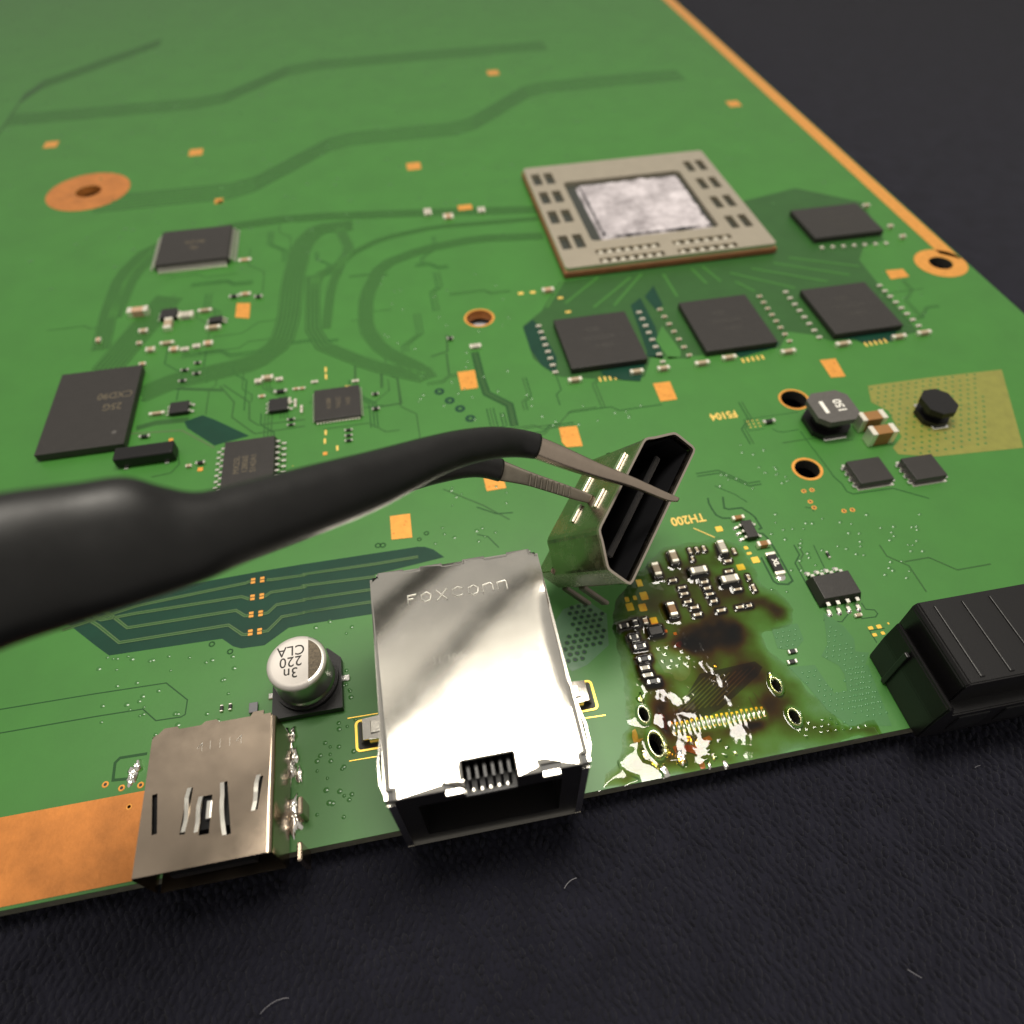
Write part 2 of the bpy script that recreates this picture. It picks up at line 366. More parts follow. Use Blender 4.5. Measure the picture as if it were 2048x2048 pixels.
groove([('C2',1600,270),('C2',1700,290),('C2',1800,390)], .014)
groove([(1150,330),(1280,480),(1260,620),(1470,770),(1932,700)], .022, 'B1', 'mask_mid'); groove([(1180,320),(1420,480),(1420,640),(1500,690),(1932,640)], .022, 'B1', 'mask_mid')
groove([(330,770),(800,740),(1100,900)], .03, 'B1', 'mask_trace'); groove([(860,640),(560,670),(380,720)], .1, 'B1', 'mask_mid')
groove([(1180,370),(600,350),(430,470)], .06, 'B1', 'mask_mid')
mpoly('bare_field', [('B1',820,660),('B1',990,600),('B1',1100,640),('B1',1420,790),('B1',1200,850),('B1',1100,880),('B1',850,720)], 'mask_dark', Z1)
groove([(760,900),(775,1050),(700,1130),(520,1170)], .02, 'B1', 'mask_mid')
groove([(870,60),(860,30),(790,20)], .012, 'C4'); groove([(870,370),(970,580)], .012, 'C4'); groove([(1310,900),(1350,960),(1430,965),(1460,1000),(1440,1030),(1310,1045)], .012, 'C4')
groove([(960,1060),(1130,1075),(1190,1000)], .012, 'C4')
groove([(860,700),(1000,930)], .012, 'E8'); groove([(860,715),(1130,670)], .012, 'E8')
# buses of fine traces in the blurred background
def chamfer(W, k=.18):
    O = [W[0]]
    for i in range(1, len(W)-1): O += [W[i].lerp(W[i-1], k), W[i].lerp(W[i+1], k)]
    return O+[W[-1]]
def bus(pts, wd, n, t='d', base='mask_mid', line='mask_bus'):
    W = chamfer([up(t, *p) for p in pts]); MB().ribbon(W, wd, zz(Z1)).build('trace_bus', base, board)
    for k in range(n):
        s_ = (-.5+(k+.5)/n)*wd; Q = []
        for i, p in enumerate(W):
            a = W[max(0,i-1)]; b = W[min(len(W)-1,i+1)]; tt = (b-a).normalized(); Q.append(Vector((p.x-tt.y*s_, p.y+tt.x*s_)))
        MB().ribbon(Q, wd/n*.48, zz(Z2)).build('trace', line, board)
bus([(665,425),(600,432),(570,460),(552,530),(545,600),(530,648),(480,685),(400,703),(330,718),(265,745)], .40, 6)
bus([(1015,412),(920,420),(820,428),(720,450),(650,485),(625,540),(615,620)], .16, 4); bus([(1025,445),(900,450),(800,470),(720,500),(690,560),(690,620),(720,660),(800,700),(810,715)], .26, 5)
bus([(590,520),(590,645),(700,690),(800,712)], .26, 4); bus([(640,430),(660,470),(640,500),(600,520),(592,545)], .20, 3)
bus([(1020,395),(830,400),(560,410),(420,430),(280,470),(230,520),(205,590),(190,660)], .30, 5)
bus([(320,560),(250,640),(200,700)], .5, 7); bus([(300,470),(250,520),(215,600)], .25, 4)
groove([(1320,1250),(1330,1400),(1180,1450)], .03, 'A2', 'mask_mid')
# the dark zone that carries the memory bus
mpoly('bus_field', [('A3',450,760),('A3',280,1030),('A3',110,1170),('A3',200,1460),('B3',290,150),('B3',450,245),('B3',1040,280),('B3',1230,250),('B3',1290,60),('A3',1640,1470),
      ('B3',1640,60),('A4',0,1420),('A4',560,1370),('A4',640,1220),('A4',860,1250),('A4',1040,1310),('A4',1560,1290),('A4',1830,1220),('A4',1480,800),('A4',1290,560),('A4',1330,440),('A4',1520,380),('A4',1320,30),('A4',700,-100),('A4',220,20),('A4',540,450)], 'mask_mid', Z1)
mpoly('bare_field', [('A3',110,1180),('A3',200,1110),('A3',280,1200),('A3',420,1460),('B3',420,230),('B3',290,150),('B3',180,0)], 'mask_dark', Z2)
mpoly('bare_field', [('A3',1100,980),('A3',1190,910),('A3',1330,1180),('A3',1400,1472),('B3',1400,60),('B3',1250,60),('A3',1250,1400)], 'mask_dark', Z2)
mpoly('bare_field', [('A3',1230,900),('A3',1310,800),('A3',1400,980),('A3',1330,1020)], 'mask_dark', Z2)
mpoly('bare_field', [('B3',820,200),('B3',1240,100),('B3',1190,290),('B3',1040,280),('B3',850,230)], 'mask_dark', Z3)
mpoly('bare_field', [('A4',100,1390),('A4',560,1320),('A4',520,1370),('A4',330,1420),('A4',200,1460)], 'mask_dark', Z2)
mpoly('bare_field', [('A4',1060,1290),('A4',1640,1200),('A4',1600,1310),('A4',1330,1330),('A4',1240,1290)], 'mask_dark', Z2)
mpoly('copper_pour', [('A3',1390,1170),('A3',1330,1300),('A3',1450,1472),('B3',1400,60),('B3',1560,70),('A3',1560,1400)], 'mask', Z3)
for a, b in (((550,640),(330,1000)),((800,720),(500,960)),((1100,720),(760,1000)),((1200,690),(950,980)),((1400,690),(1530,900)),((1660,640),(1800,780)),((1760,620),(1932,760))):
    trace([('A3',)+a, ('A3',)+b], .05, 'mask_bus', Z2)
for a, b in (((100,680),(700,820)),((300,640),(1000,760)),((500,590),(1200,700)),((640,540),(1290,620)),((150,760),(330,850))):
    trace([('A4',)+a, ('A4',)+b], .05, 'mask_bus', Z2)
# olive field of vias at the right
mpoly('thermal_field', [('B4',1370,330),('B4',1932,255),('B4',2600,180),('B4',2800,900),('B4',2000,980),('B4',1650,960),('B4',1600,900),('B4',1680,800),('B4',1560,560),('B4',1400,480)], 'olive', Z1)
# bare copper pads
for t, P in (('A1',[(1305,960),(1430,960),(1420,1100),(1290,1090)]), ('B2',[(1420,205),(1580,185),(1610,350),(1455,370)]), ('B3',[(1305,310),(1460,290),(1530,455),(1375,475)]),
             ('B3',[(440,715),(605,700),(660,885),(510,895),(470,850)]), ('B2',[(1650,1130),(1820,1110),(1870,1270),(1690,1300)]), ('C2',[(800,105),(985,80),(1005,300),(815,320)]),
             ('B4',[(925,95),(1070,80),(1165,245),(1030,255)]), ('A4',[(1530,660),(1690,645),(1750,715),(1580,740)])):
    poly('copper_pad', t, P, 'copper', Z2); c_ = up(t, sum(q[0] for q in P)/len(P), sum(q[1] for q in P)/len(P))
    for k in range(3): MB().disc(c_.x+random.uniform(-.1,.1), c_.y+random.uniform(-.12,.12), zz(Z3), .012, 8).build('via', 'copper2', board)
for t, x, y, a, b in (('A1',1140,20,.16,.2),('A2',1490,80,.28,.2),('A1',1150,30,.1,.1),('B1',700,830,.06,.06),('B1',970,1100,.07,.07),('B2',205,955,.06,.06)):
    pad(t, x, y, a, b, 'copper', name='copper_pad')
link('copper_ring', plate('copper_ring', ell(hole1.x, hole1.y, .255), [ell(hole1.x, hole1.y, .217)], None, Z2), 'copper', board)
link('copper_ring', plate('copper_ring', ell(hole2.x, hole2.y, .225), [ell(hole2.x, hole2.y, .192)], None, Z2), 'copper', board)
link('copper_ring', plate('copper_ring', ell(hole3.x, hole3.y, .205), [ell(hole3.x, hole3.y, .167)], None, Z2), 'copper', board)
link('copper_ring', plate('copper_ring', ell(hole4.x, hole4.y, .85), [ell(hole4.x, hole4.y, .262)], None, Z2), 'copper2', board)
link('copper_ring', plate('copper_ring', ell(hole5.x, hole5.y, .45), [ell(hole5.x, hole5.y, .202)], None, Z2), 'copper', board)
for h, r, m in ((hole1,.214,'copper2'),(hole2,.189,'ink'),(hole3,.164,'ink'),(hole4,.259,'copper2'),(hole5,.199,'ink')):        # plated walls
    n = 28; v = [(h.x+r*math.cos(6.2832*i/n), h.y+r*math.sin(6.2832*i/n), z) for z in (-.158, -.002) for i in range(n)]
    link('hole_wall', mesh('hole_wall', v, [(i,(i+1)%n,n+(i+1)%n,n+i)[::-1] for i in range(n)], True), m, board)
po_ = up('A2', 1622, 1180, -.26); link('support_post', bevbox('support_post', .42, .3, .08, .03, 2), 'pale', board, (po_.x, po_.y+.05, -.335))
# copper strips along the edges
link('copper_strip', plate('copper_strip', [(9.62,10.0),(9.90,9.75),(9.90,34),(9.55,34)], [], None, Z2), 'copper', board)
link('copper_strip', plate('copper_strip', [(-14,2.02),(-3.0,2.02),(-3.0,2.83),(-14,2.84)], [], None, Z2), 'copper2', board)
# gold pads in and round the flux
for t, x0, y0, x1, y1 in (('E1',315,1150,435,1290),('E1',385,1390,540,1550),('E1',90,1490,180,1590),('E1',250,1465,325,1550),('E1',115,1605,268,1760),('E1',360,1620,518,1770),
    ('E2',295,510,440,615),('E2',845,895,930,960),('E2',895,1010,1000,1060),('E2',990,1100,1150,1220),('E2',705,1240,870,1360),('E3',965,240,1115,375),
    ('E8',840,640,935,700),('E8',985,610,1080,680),('E8',915,760,1000,820),('E8',1065,730,1140,790),('E8',1180,570,1215,610)):
    a = up(t, (x0+x1)/2, y1); b = up(t, (x0+x1)/2, y0); l = up(t, x0, (y0+y1)/2); r = up(t, x1, (y0+y1)/2)
    wd = (r-l).length*.92; cx, cy = (l.x+r.x)/2, (a.y+b.y)/2
    link('gold_pad', plate('gold_pad', rrect(cx-wd/2, cx+wd/2, cy-(b.y-a.y)/2, cy+(b.y-a.y)/2, .008, 2), [], 0, .005), 'gold', board)
for (t,x,y) in (('E3',1450,560),('E3',1270,510)): pad(t, x, y, .035, .035, 'copper')
trace([('E1',1420,160),('E1',1830,340)], .014, 'print', Z2)
# small copper marks seen out of focus
for i in range(5):
    p = up('F3', 1030+65*i, 1090-8*i); MB().box(p.x-.014, p.x+.014, p.y-.05, p.y+.05, 0, Z3).build('pad', 'print', board)
    p = up('A4', 1350+45*i, 1340-8*i); MB().box(p.x-.016, p.x+.016, p.y-.05, p.y+.05, 0, Z3).build('pad', 'print', board)
    p = up('B4', 220+45*i, 100-8*i); MB().box(p.x-.016, p.x+.016, p.y-.05, p.y+.05, 0, Z3).build('pad', 'print', board)
for i in range(3):
    for j in range(3): pad('F6', 740+62*i+20*j, 665+38*j-8*i, .022, .016, 'print', Z2)
for x, y in ((250,60),(265,150),(1130,300),(1230,300),(1310,300)): pad('F2', 1040+ (x-250)*.3, 260+y, .03, .12, 'print', Z2)
for x, y in ((620,220),(520,40)): pad('F3', x, y, .09, .05, 'print', Z2)
for x, y in ((90,870),(200,860)): pad('A3', x, y, .09, .07, 'print', Z2)
for x, y in ((1040,1130),(1190,1330),(1030,1240)): pad('F2', x, y, .03, .10, 'print', Z2)
for x, y in ((1820,1190),(1700,1120)): pad('B1', x, y-120, .01, .01, 'print', Z2)
# two-hole test points
for t, x, y in (('B4',780,1298),('B4',855,1288),('B4',840,1395),('B4',875,1450),('C4',1150,55),('C4',1228,45),('D1',95,1100),('D1',245,1132),('D1',420,1105),('D1',315,1305)):
    p = up(t, x, y); g = MB().ring(p.x, p.y, Z1, .014, .034, .004, 12).build('via', 'copper', board); MB().disc(p.x, p.y, Z2, .015, 10).build('via_hole', 'ink', g)
# ring-shaped test marks under solder mask
for t, x, y, r in (('C1',1075,1280,.036),('C1',1243,1348,.036),('C2',1070,315,.03),('C2',1135,260,.034),('C2',735,370,.04),('C2',690,372,.04)):
    p = up(t, x, y); MB().ring(p.x, p.y, Z1, r*.55, r, .004, 14).build('via', 'mask_line', board)
for k, (x, y) in enumerate(((1255,382),(1350,465),(1445,540),(1540,630),(1100,235))):
    p = up('B2', x, y); g = MB().disc(p.x, p.y, Z1, .075, 18).build('via', 'mask_dark', board); MB().dome(p.x, p.y, Z1, .035, .012, 12).build('via_plug', 'mask_via', g)

for W_ in ([(-6,15),(-3,15),(-1,17),(2,17),(4,19),(8,19)], [(-9,20),(-4,20),(-2,22),(5,22)], [(-11,14),(-9,16),(-9,22),(-6,25)]):
    W = chamfer([Vector((x, y, 0)) for x, y in W_], .1)
    for k in range(6): MB().ribbon([(q.x, q.y+.13*k) for q in W], .05, zz(Z1)).build('trace', 'mask_mid', board)
for x, y, a, b in ((-4.2,17.4,.30,.34),(.6,15.6,.30,.34),(8.6,17.2,.30,.34),(-7.6,18.6,.30,.34),(3.2,20.6,.30,.34),(-12.2,10.4,.30,.34)):
    MB().box(x-a/2, x+a/2, y-b/2, y+b/2, 0, Z2).build('copper_pad', 'copper', board)
for t, box, n in (('A1',(30,650,1250,1472),9),('A2',(200,600,1400,1450),9),('B1',(1000,30,1900,700),6),('B2',(600,100,1900,1000),10),('A4',(1500,450,1900,1200),5),('B3',(150,400,1250,700),6),('B4',(0,100,900,1400),7),('C4',(700,50,1900,900),3),('A1',(1300,50,1900,800),5)):
    for _ in range(n):
        p = up(t, random.uniform(box[0], box[2]), random.uniform(box[1], box[3])); dx, dy = random.choice(((1,0),(-1,0),(0,1),(0,-1))); L1, L2, L3 = (random.uniform(.15, .7) for _ in range(3)); sg = random.choice((-1, 1))
        q1 = p+Vector((dx, dy, 0))*L1; e_ = Vector((dx-sg*dy, dy+sg*dx, 0)).normalized(); q2 = q1+e_*L2*.6; q3 = q2+Vector((dx, dy, 0))*L3
        if any((h-v_).length < .5 for h in (hole1, hole2, hole3, hole4, hole5) for v_ in (p, q1, q2, q3)): continue
        for k in range(random.choice((1, 1, 2, 3))):
            of = Vector((-dy, dx, 0))*.05*k; MB().ribbon([v_+of for v_ in (p, q1, q2, q3)], .016, zz(Z1)).build('trace', random.choice(('mask_mid', 'mask_mid', 'mask_line')), board)
# vias -------------------------------------------------------------
def inside(x, y, P):
    c = False
    for i in range(len(P)):
        x1, y1 = P[i-1]; x2, y2 = P[i]
        if (y1 > y) != (y2 > y) and x < (x2-x1)*(y-y1)/(y2-y1)+x1: c = not c
    return c
VIAS = []
vm = MB(); dm = MB()
def viafield(t, pts, p=.072, r=.017, h=.012, jit=.004, drop=.05, mb_=None):
    P = up2(t, pts); xs = [q[0] for q in P]; ys = [q[1] for q in P]; j = 0; y = min(ys)
    while y < max(ys):
        x = min(xs)+(p/2 if j % 2 else 0)
        while x < max(xs):
            if inside(x, y, P) and random.random() > drop:
                vx, vy = x+random.uniform(-jit,jit), y+random.uniform(-jit,jit); VIAS.append((vx, vy, r)); (dm if mb_ is None else mb_).dome(vx, vy, 0, r, h)
            x += p
        y += p*.80; j += 1
viafield('E8', [(90,440),(180,560),(420,740),(560,860),(570,1060),(640,1110),(850,1110),(800,1200),(760,1320),(830,1560),(990,1860),(1030,1990),(560,2160),(500,1500),(380,1330),(60,1160),(130,980)])
viafield('C4', [(520,1150),(700,1100),(770,1230),(700,1330),(560,1310),(500,1230)])
viafield('D4', [(720,40),(870,20),(1010,210),(1160,230),(1130,20),(1370,20),(1420,180),(1560,470),(1490,500),(1000,420),(820,200)])
viafield('E3', [(950,780),(1400,760),(1700,860),(1740,1180),(1300,1330),(1120,1080)], .095, .02, .012)
viafield('D4', [(820,700),(650,560),(980,470),(1560,560),(1200,640)], .08)
viafield('E6', [(480,900),(1040,840),(1100,1130),(700,1300),(480,1420)], .10, .02, .016)
viafield('E6', [(1300,1060),(1760,960),(1880,780),(1932,1000),(1340,1130)], .10, .02, .016)
viafield('B4', [(1370,330),(1932,255),(2400,200),(2500,900),(2000,960),(1650,950),(1680,800),(1560,560),(1400,480)], .12, .026, .004, .006, mb_=vm)
for t, box, n in (('C4',(480,80,1880,820),70),('C2',(1050,200,1920,380),10),('D1',(20,20,1500,900),34),('D2',(130,450,560,1400),26),('B4',(0,820,640,1300),22),('B3',(100,400,1200,700),14),
                  ('A4',(1480,560,1930,1100),10),('B2',(1000,20,1900,640),16),('B2',(1300,1250,1900,1460),8),('C2',(20,1050,560,1200),4),('C1',(60,1390,1500,1472),12),('D2',(360,40,450,420),9),('A2',(600,560,1900,1400),20)):
    for _ in range(n):
        p = up(t, random.uniform(box[0], box[2]), random.uniform(box[1], box[3]))
        vm.dome(p.x, p.y, 0, random.uniform(.018,.030), .007, 10)
poly('via_field', 'E8', [(60,400),(180,470),(420,640),(600,860),(620,1080),(860,1100),(790,1330),(860,1560),(1040,1990),(560,2160),(440,1500),(330,1330),(20,1160),(130,960)], 'mask_teal', Z1)
poly('via_field', 'D4', [(640,20),(880,0),(1000,180),(1060,260),(1180,240),(1140,10),(1370,0),(1440,180),(1590,560),(1200,560),(1000,420),(820,200)], 'mask_teal', Z1)
poly('via_field', 'C4', [(480,1130),(720,1090),(780,1240),(700,1340),(540,1320)], 'mask_teal', Z1)
for _ in range(420):
    x, y = random.uniform(-13.5, 9.2), random.uniform(12, 30)
    if not (2.5 < x < 7.1 and y < 15): vm.dome(x, y, 0, random.uniform(.03,.05), .008)
o = vm.build('via', 'mask_via', board, True); o['kind'] = 'stuff'
o = dm.build('via_bump', 'mask_glint', board, True); o['kind'] = 'stuff'
# open vias beside the jack
hm = MB(); hd = MB(); P = up2('C3', [(500,950),(700,920),(850,1000),(870,1130),(850,1270),(700,1300),(640,1472),(500,1472),(470,1250),(560,1160),(530,1000)])
ys = min(q[1] for q in P); j = 0
while ys < max(q[1] for q in P):
    x = min(q[0] for q in P)+(.04 if j % 2 else 0)
    while x < max(q[0] for q in P):
        if inside(x, ys, P): hm.ring(x, ys, 0, .021, .032, .008, 12); hd.disc(x, ys, Z2, .024, 12)
        x += .080
    ys += .072; j += 1
o = hm.build('via_rim', 'mask_via', board, True); o['kind'] = 'stuff'
o = hd.build('via_hole', 'mask_hole', board); o['kind'] = 'stuff'
mpoly('bare_field', [('C3',400,1080),('C3',480,960),('C3',700,880),('C3',880,1000),('C3',900,1290),('C3',700,1472),('D3',560,60),('C3',480,1420)], 'mask_pale', Z1*.5)
# print on the board
p = up('F6', 430, 585); text('printed_text', 'F5104', .19, 'print', board, (p.x, p.y, Z2), math.pi, sx=.85, bold=.006)
p = up('C3', 1640, 130); text('printed_text', 'TH200', .185, 'print', board, (p.x-.02, p.y, Z2), math.pi, sx=.85, bold=.004)
# gold outlines of the jack's slots
for P in ([(410,492),(690,446)], [(425,885),(680,842)]): trace([('D2',)+q for q in P], .010, 'gold', Z2)
trace([('D3',680,490),('D3',870,462)], .012, 'gold', Z2)

def lump(name, par, x, y, r, h, ex=1.25, m='solder'):      # an uneven blob of solder
    v = []; nn = 18; sd_ = random.uniform(0, 99)
    for k, (rr_, zz_) in enumerate(((1,0),(.9,.4),(.72,.75),(.5,.95),(.25,1),(.02,1))):
        for i in range(nn):
            an = 6.2832*i/nn; q_ = Vector((math.cos(an)*1.3, math.sin(an)*1.3, sd_)); rw = r*rr_*(1+.6*mnoise.noise(q_)+.3*mnoise.noise(q_*2.3))
            v.append((rw*math.cos(an)*.85, rw*math.sin(an)*ex, h*.6*zz_*(1+.6*mnoise.noise(Vector((rr_*4, math.cos(an)*2+sd_, math.sin(an)*2))))))
    f = [(k*nn+i, k*nn+(i+1)%nn, (k+1)*nn+(i+1)%nn, (k+1)*nn+i) for k in range(5) for i in range(nn)]
    o = link(name, mesh(name, v, f, True), m, par); o.location = (x, y, 0) if par is board else (x-par.location.x, y-par.location.y, 0)
    return o
# ================================================================== FLUX: a wet, partly burnt sheet of gel over the corner
MENISCUS = []        # component footprints that the gel climbs up: (x, y, half width, half depth)

# ================================================================== COMPONENTS
_cache = {}
def chip_meshes(L, W, H, tf=.24):
    k = (round(L,3), round(W,3), round(H,3), tf)
    if k not in _cache:
        b = bevbox('body', L*(1-2*tf)+.004, W*.94, H*.96, min(.005, H*.12), 1, .002)
        tm = bevbox('terminal', L*tf, W, H, min(.007, H*.16), 1)
        _cache[k] = (b, tm)
    return _cache[k]
_mm = {}
def withmat(me, m):
    k = (me.name, m)
    if k not in _mm:
        c = me.copy(); c.materials.clear(); c.materials.append(MT[m]); _mm[k] = c
    return _mm[k]
def comp(t, p1, p2, W, H, kind, label, group=None, snap=True, men=False, tf=.24, z=0.0):
    a = up(t, *p1, H+z); b = up(t, *p2, H+z); c = (a+b)/2; L = (b-a).length/(1-tf)
    d = b-a; ang = math.atan2(d.y, d.x)
    if snap: ang = round(ang/(math.pi/2))*math.pi/2
    L = round(L/.006)*.006
    name, body, tm, cat = {'cap': ('ceramic_capacitor','ceram','term','capacitor'), 'capp': ('ceramic_capacitor','ceramp','term','capacitor'), 'capb': ('ceramic_capacitor','ceramb','term','capacitor'),
                      'capg': ('ceramic_capacitor','ceramg','term','capacitor'), 'res': ('chip_resistor','res','lead','resistor')}[kind]
    o = empty(name, (c.x, c.y, z), label, cat, group, ang)
    bm_, tm_ = chip_meshes(L, W, H, tf)
    link('body', withmat(bm_, body), None, o)
    for s in (-1, 1):
        q = link('terminal', withmat(tm_, tm), None, o, (s*(L/2-L*tf/2), 0, 0))
    if men: MENISCUS.append((c.x, c.y, (L if abs(math.cos(ang)) > .5 else W)/2, (W if abs(math.cos(ang)) > .5 else L)/2))
    return o
ORD = 'first second third fourth fifth sixth seventh eighth'.split()
def row(t, p1, p2, n, W, H, L, kind, where, group, along):           # alike capacitors in a straight row, copies of the first
    a = up(t, *p1, H); b = up(t, *p2, H); first = None
    bm_, tm_ = chip_meshes(L, W, H); body = {'cap':'ceram','capg':'ceramg','capp':'ceramp'}[kind]
    for i in range(n):
        p = a.lerp(b, i/(n-1))
        label = ORD[i]+' tiny capacitor from the '+where
        if first is None:
            first = empty('ceramic_capacitor', (p.x, p.y, 0), label, 'capacitor', group, along)
            link('body', withmat(bm_, body), None, first)
            for s in (-1, 1): link('terminal', withmat(tm_, 'term'), None, first, (s*(L/2-L*.12), 0, 0))
            kids = list(first.children)
        else:
            c = first.copy(); C0.objects.link(c); c.location = (p.x, p.y, 0); c['label'] = label
            for k in kids:
                q = k.copy(); C0.objects.link(q); q.parent = c
H2 = math.pi/2
# --- flux cluster
F = dict(men=True)
G = 'small capacitors stuck in the flux'
comp('E1',(1005,600),(1080,770),.085,.09,'cap','beige capacitor in the flux, higher of the two upright ones nearest the lifted socket',**F)
comp('E1',(672,838),(750,1020),.085,.09,'cap','beige capacitor in the flux standing closest to the lifted socket',**F)
comp('E1',(1405,965),(1645,930),.085,.09,'capg','grey capacitor lying across in the middle of the flux cluster',**F)
comp('E2',(395,795),(478,975),.085,.09,'capg','pale upright capacitor at the end of the gold line, in the flux',**F)
comp('E2',(465,1525),(705,1475),.090,.09,'capg','pale capacitor lying across at the right of the flux cluster, below a square gold pad',**F)
comp('E1',(975,1610),(1055,1800),.088,.09,'capb','capacitor with a dark brown top at the lower left of the flux cluster',**F)
S_ = .032; h_ = .030
for t,a,b,l in (('E1',(1335,550),(1370,632),'tiny capacitor in flux, left of three upright ones in the top row'),('E1',(1470,530),(1505,607),'tiny capacitor in flux, middle of three upright ones in the top row'),
    ('E1',(1610,505),(1645,587),'tiny capacitor in flux, right of three upright ones in the top row'),('E1',(1385,710),(1412,772),'tiny upright capacitor just above the grey capacitor lying across'),
    ('E1',(970,1172),(1082,1155),'topmost tiny capacitor of the left column in the flux'),('E1',(1145,1310),(1252,1290),'second tiny capacitor from the top of the left flux column'),
    ('E1',(1190,1430),(1302,1410),'third tiny capacitor from the top of the left flux column'),('E1',(1260,1585),(1367,1565),'fourth tiny capacitor from the top of the left flux column'),
    ('E1',(1380,1695),(1502,1675),'fifth tiny capacitor from the top of the left flux column'),('E1',(1440,1830),(1557,1810),'lowest tiny capacitor of the left flux column'),
    ('E1',(1580,1200),(1687,1185),'topmost tiny capacitor of the middle column in the flux'),('E1',(1635,1320),(1737,1305),'second tiny capacitor from the top of the middle flux column'),
    ('E1',(1685,1435),(1792,1420),'third tiny capacitor from the top of the middle flux column'),('E1',(1768,1570),(1870,1552),'fourth tiny capacitor from the top of the middle flux column'),('E4',(735,108),(860,86),'lowest tiny capacitor of the middle flux column'),
    ('E2',(650,940),(678,1020),'tiny upright capacitor right of the pale capacitor under the gold line'),('E2',(485,1182),(592,1165),'tiny capacitor between the two pale capacitors of the right flux column'),
    ('E2',(500,1382),(612,1360),'tiny capacitor touching the top of the pale capacitor lying across at the right'),('E2',(668,1732),(787,1710),'tiny capacitor under the pale capacitor lying across at the right'),
    ('E2',(910,1450),(962,1527),'tiny upright capacitor, upper of two along the right rim of the flux cluster'),('E2',(1020,1640),(1067,1740),'tiny upright capacitor, lower of two along the right rim of the flux cluster'),
    ('E4',(1100,42),(1217,25),'tiny capacitor at the lowest end of the right flux column'),('E4',(1300,12),(1384,4),'tiny capacitor at the lower right corner of the flux cluster')):
    comp(t,a,b,.036,h_,'cap',l,G,men=True)
for t,a,b,k,l in (('E3',(668,300),(722,395),'res','small upright resistor with silver ends left of the tiny dark chip in flux'),('E3',(868,255),(893,340),'capp','tiny pinkish capacitor left of the yellow pad above the dark chip'),
    ('E3',(400,405),(535,380),'res','small resistor at the upper left corner of the black group in flux'),('E3',(590,620),(722,600),'res','small resistor below the upright one in the black group'),
    ('E3',(680,800),(862,780),'res','black resistor directly left of the top of the pale green patch'),('E3',(765,1045),(955,1022),'res','black resistor left of the middle of the pale green patch'),
    ('E3',(800,1222),(940,1200),'capg','silver grey chip above another alike beside the pale green patch'),('E3',(850,1362),(1002,1338),'capg','lower of two silver grey chips beside the pale green patch'),
    ('E3',(940,1480),(1130,1455),'res','lowest black resistor of the column beside the pale green patch')):
    comp(t,a,b,.055,.05,k,l,men=True)
# --- small parts elsewhere in front
comp('E2',(650,335),(835,310),.06,.06,'capb','brown capacitor directly above the small six-legged black chip near the print TH200')
comp('E2',(1140,835),(1335,810),.075,.075,'capb','brown capacitor between the six-legged black chip and the long black fuse')
comp('C4',(990,430),(1022,475),.03,.03,'res','tiny resistor behind the eight-legged black chip')
comp('E8',(630,440),(730,418),.045,.04,'cap','small capacitor against the front right leg of the eight-legged chip')
comp('C4',(645,1345),(712,1338),.05,.035,'res','tiny dark resistor among the vias, farther of a pair')
comp('C4',(640,1440),(710,1432),.05,.035,'res','tiny dark resistor among the vias, nearer of a pair')
comp('D1',(1165,370),(1158,420),.035,.03,'res','tiny upright resistor behind the camera port, left of a pair')
comp('D1',(1245,355),(1238,405),.035,.03,'res','tiny upright resistor behind the camera port, right of a pair')
# --- right side, middle distance
comp('F6',(960,655),(1085,640),.06,.06,'res','small black resistor with bright ends left of the grey inductor')
g2 = dict(W=.155,H=.19,tf=.2)
comp('B4',(1325,605),(1515,585),.175,.235,'capb','tall brown capacitor beside the grey inductor, farther of two touching',tf=.2)
comp('B4',(1420,735),(1610,712),.175,.235,'capb','tall brown capacitor beside the grey inductor, nearer of two touching',tf=.2)
for t,a,b,l in (('F3',(640,1080),(780,1068),'capacitor in front of the left memory chip, under its left corner'),('F3',(1440,975),(1572,960),'capacitor in front of the left memory chip, under its right corner'),
    ('F3',(1790,930),(1912,918),'capacitor between the left and middle memory chips, at the front'),('B3',(1710,112),(1812,100),'capacitor in front of the middle memory chip, under its left corner'),
    ('A4',(45,1450),(148,1438),'capacitor in front of the middle memory chip, beside the row of copper marks'),('A4',(590,1395),(692,1382),'capacitor in front of the middle memory chip, beyond its right corner'),
    ('A4',(1095,1325),(1200,1312),'capacitor in front of the right memory chip, under its left corner'),('A4',(1612,1258),(1712,1246),'capacitor in front of the right memory chip, under its right corner'),
    ('A4',(1845,1222),(1940,1210),'capacitor right of the right memory chip, at the edge of the dark field'),('A4',(1560,235),(1600,240),'blurred capacitor at the right corner of the far memory chip'),('A4',(1670,330),(1715,335),'blurred capacitor in front of the right corner of the far memory chip'),
    ('A4',(1335,50),(1380,45),'blurred capacitor behind the far memory chip')):
    comp(t,a,b,.075,.07,'cap',l)
gr = 'capacitor rows along the memory chips'
row('F3',(240,390),(455,985),8,.05,.04,.085,'capg','far end of the row left of the left memory chip',gr,0)
row('F3',(1535,215),(1840,850),8,.05,.04,.085,'capg','far end of the row right of the left memory chip',gr,0)
row('A3',(1370,1010),(1640,1430),7,.05,.04,.085,'cap','far end of the row left of the middle memory chip',gr,0)
row('A4',(375,890),(650,1300),8,.05,.04,.085,'cap','far end of the row right of the middle memory chip',gr,0)
row('A4',(615,850),(925,1265),8,.05,.04,.085,'capg','far end of the row left of the right memory chip',gr,0)
row('A4',(1480,790),(1840,1160),8,.05,.04,.085,'capg','far end of the row right of the right memory chip',gr,0)
row('A4',(950,440),(1540,400),7,.07,.04,.06,'capg','left end of the row before the far memory chip',gr,0)
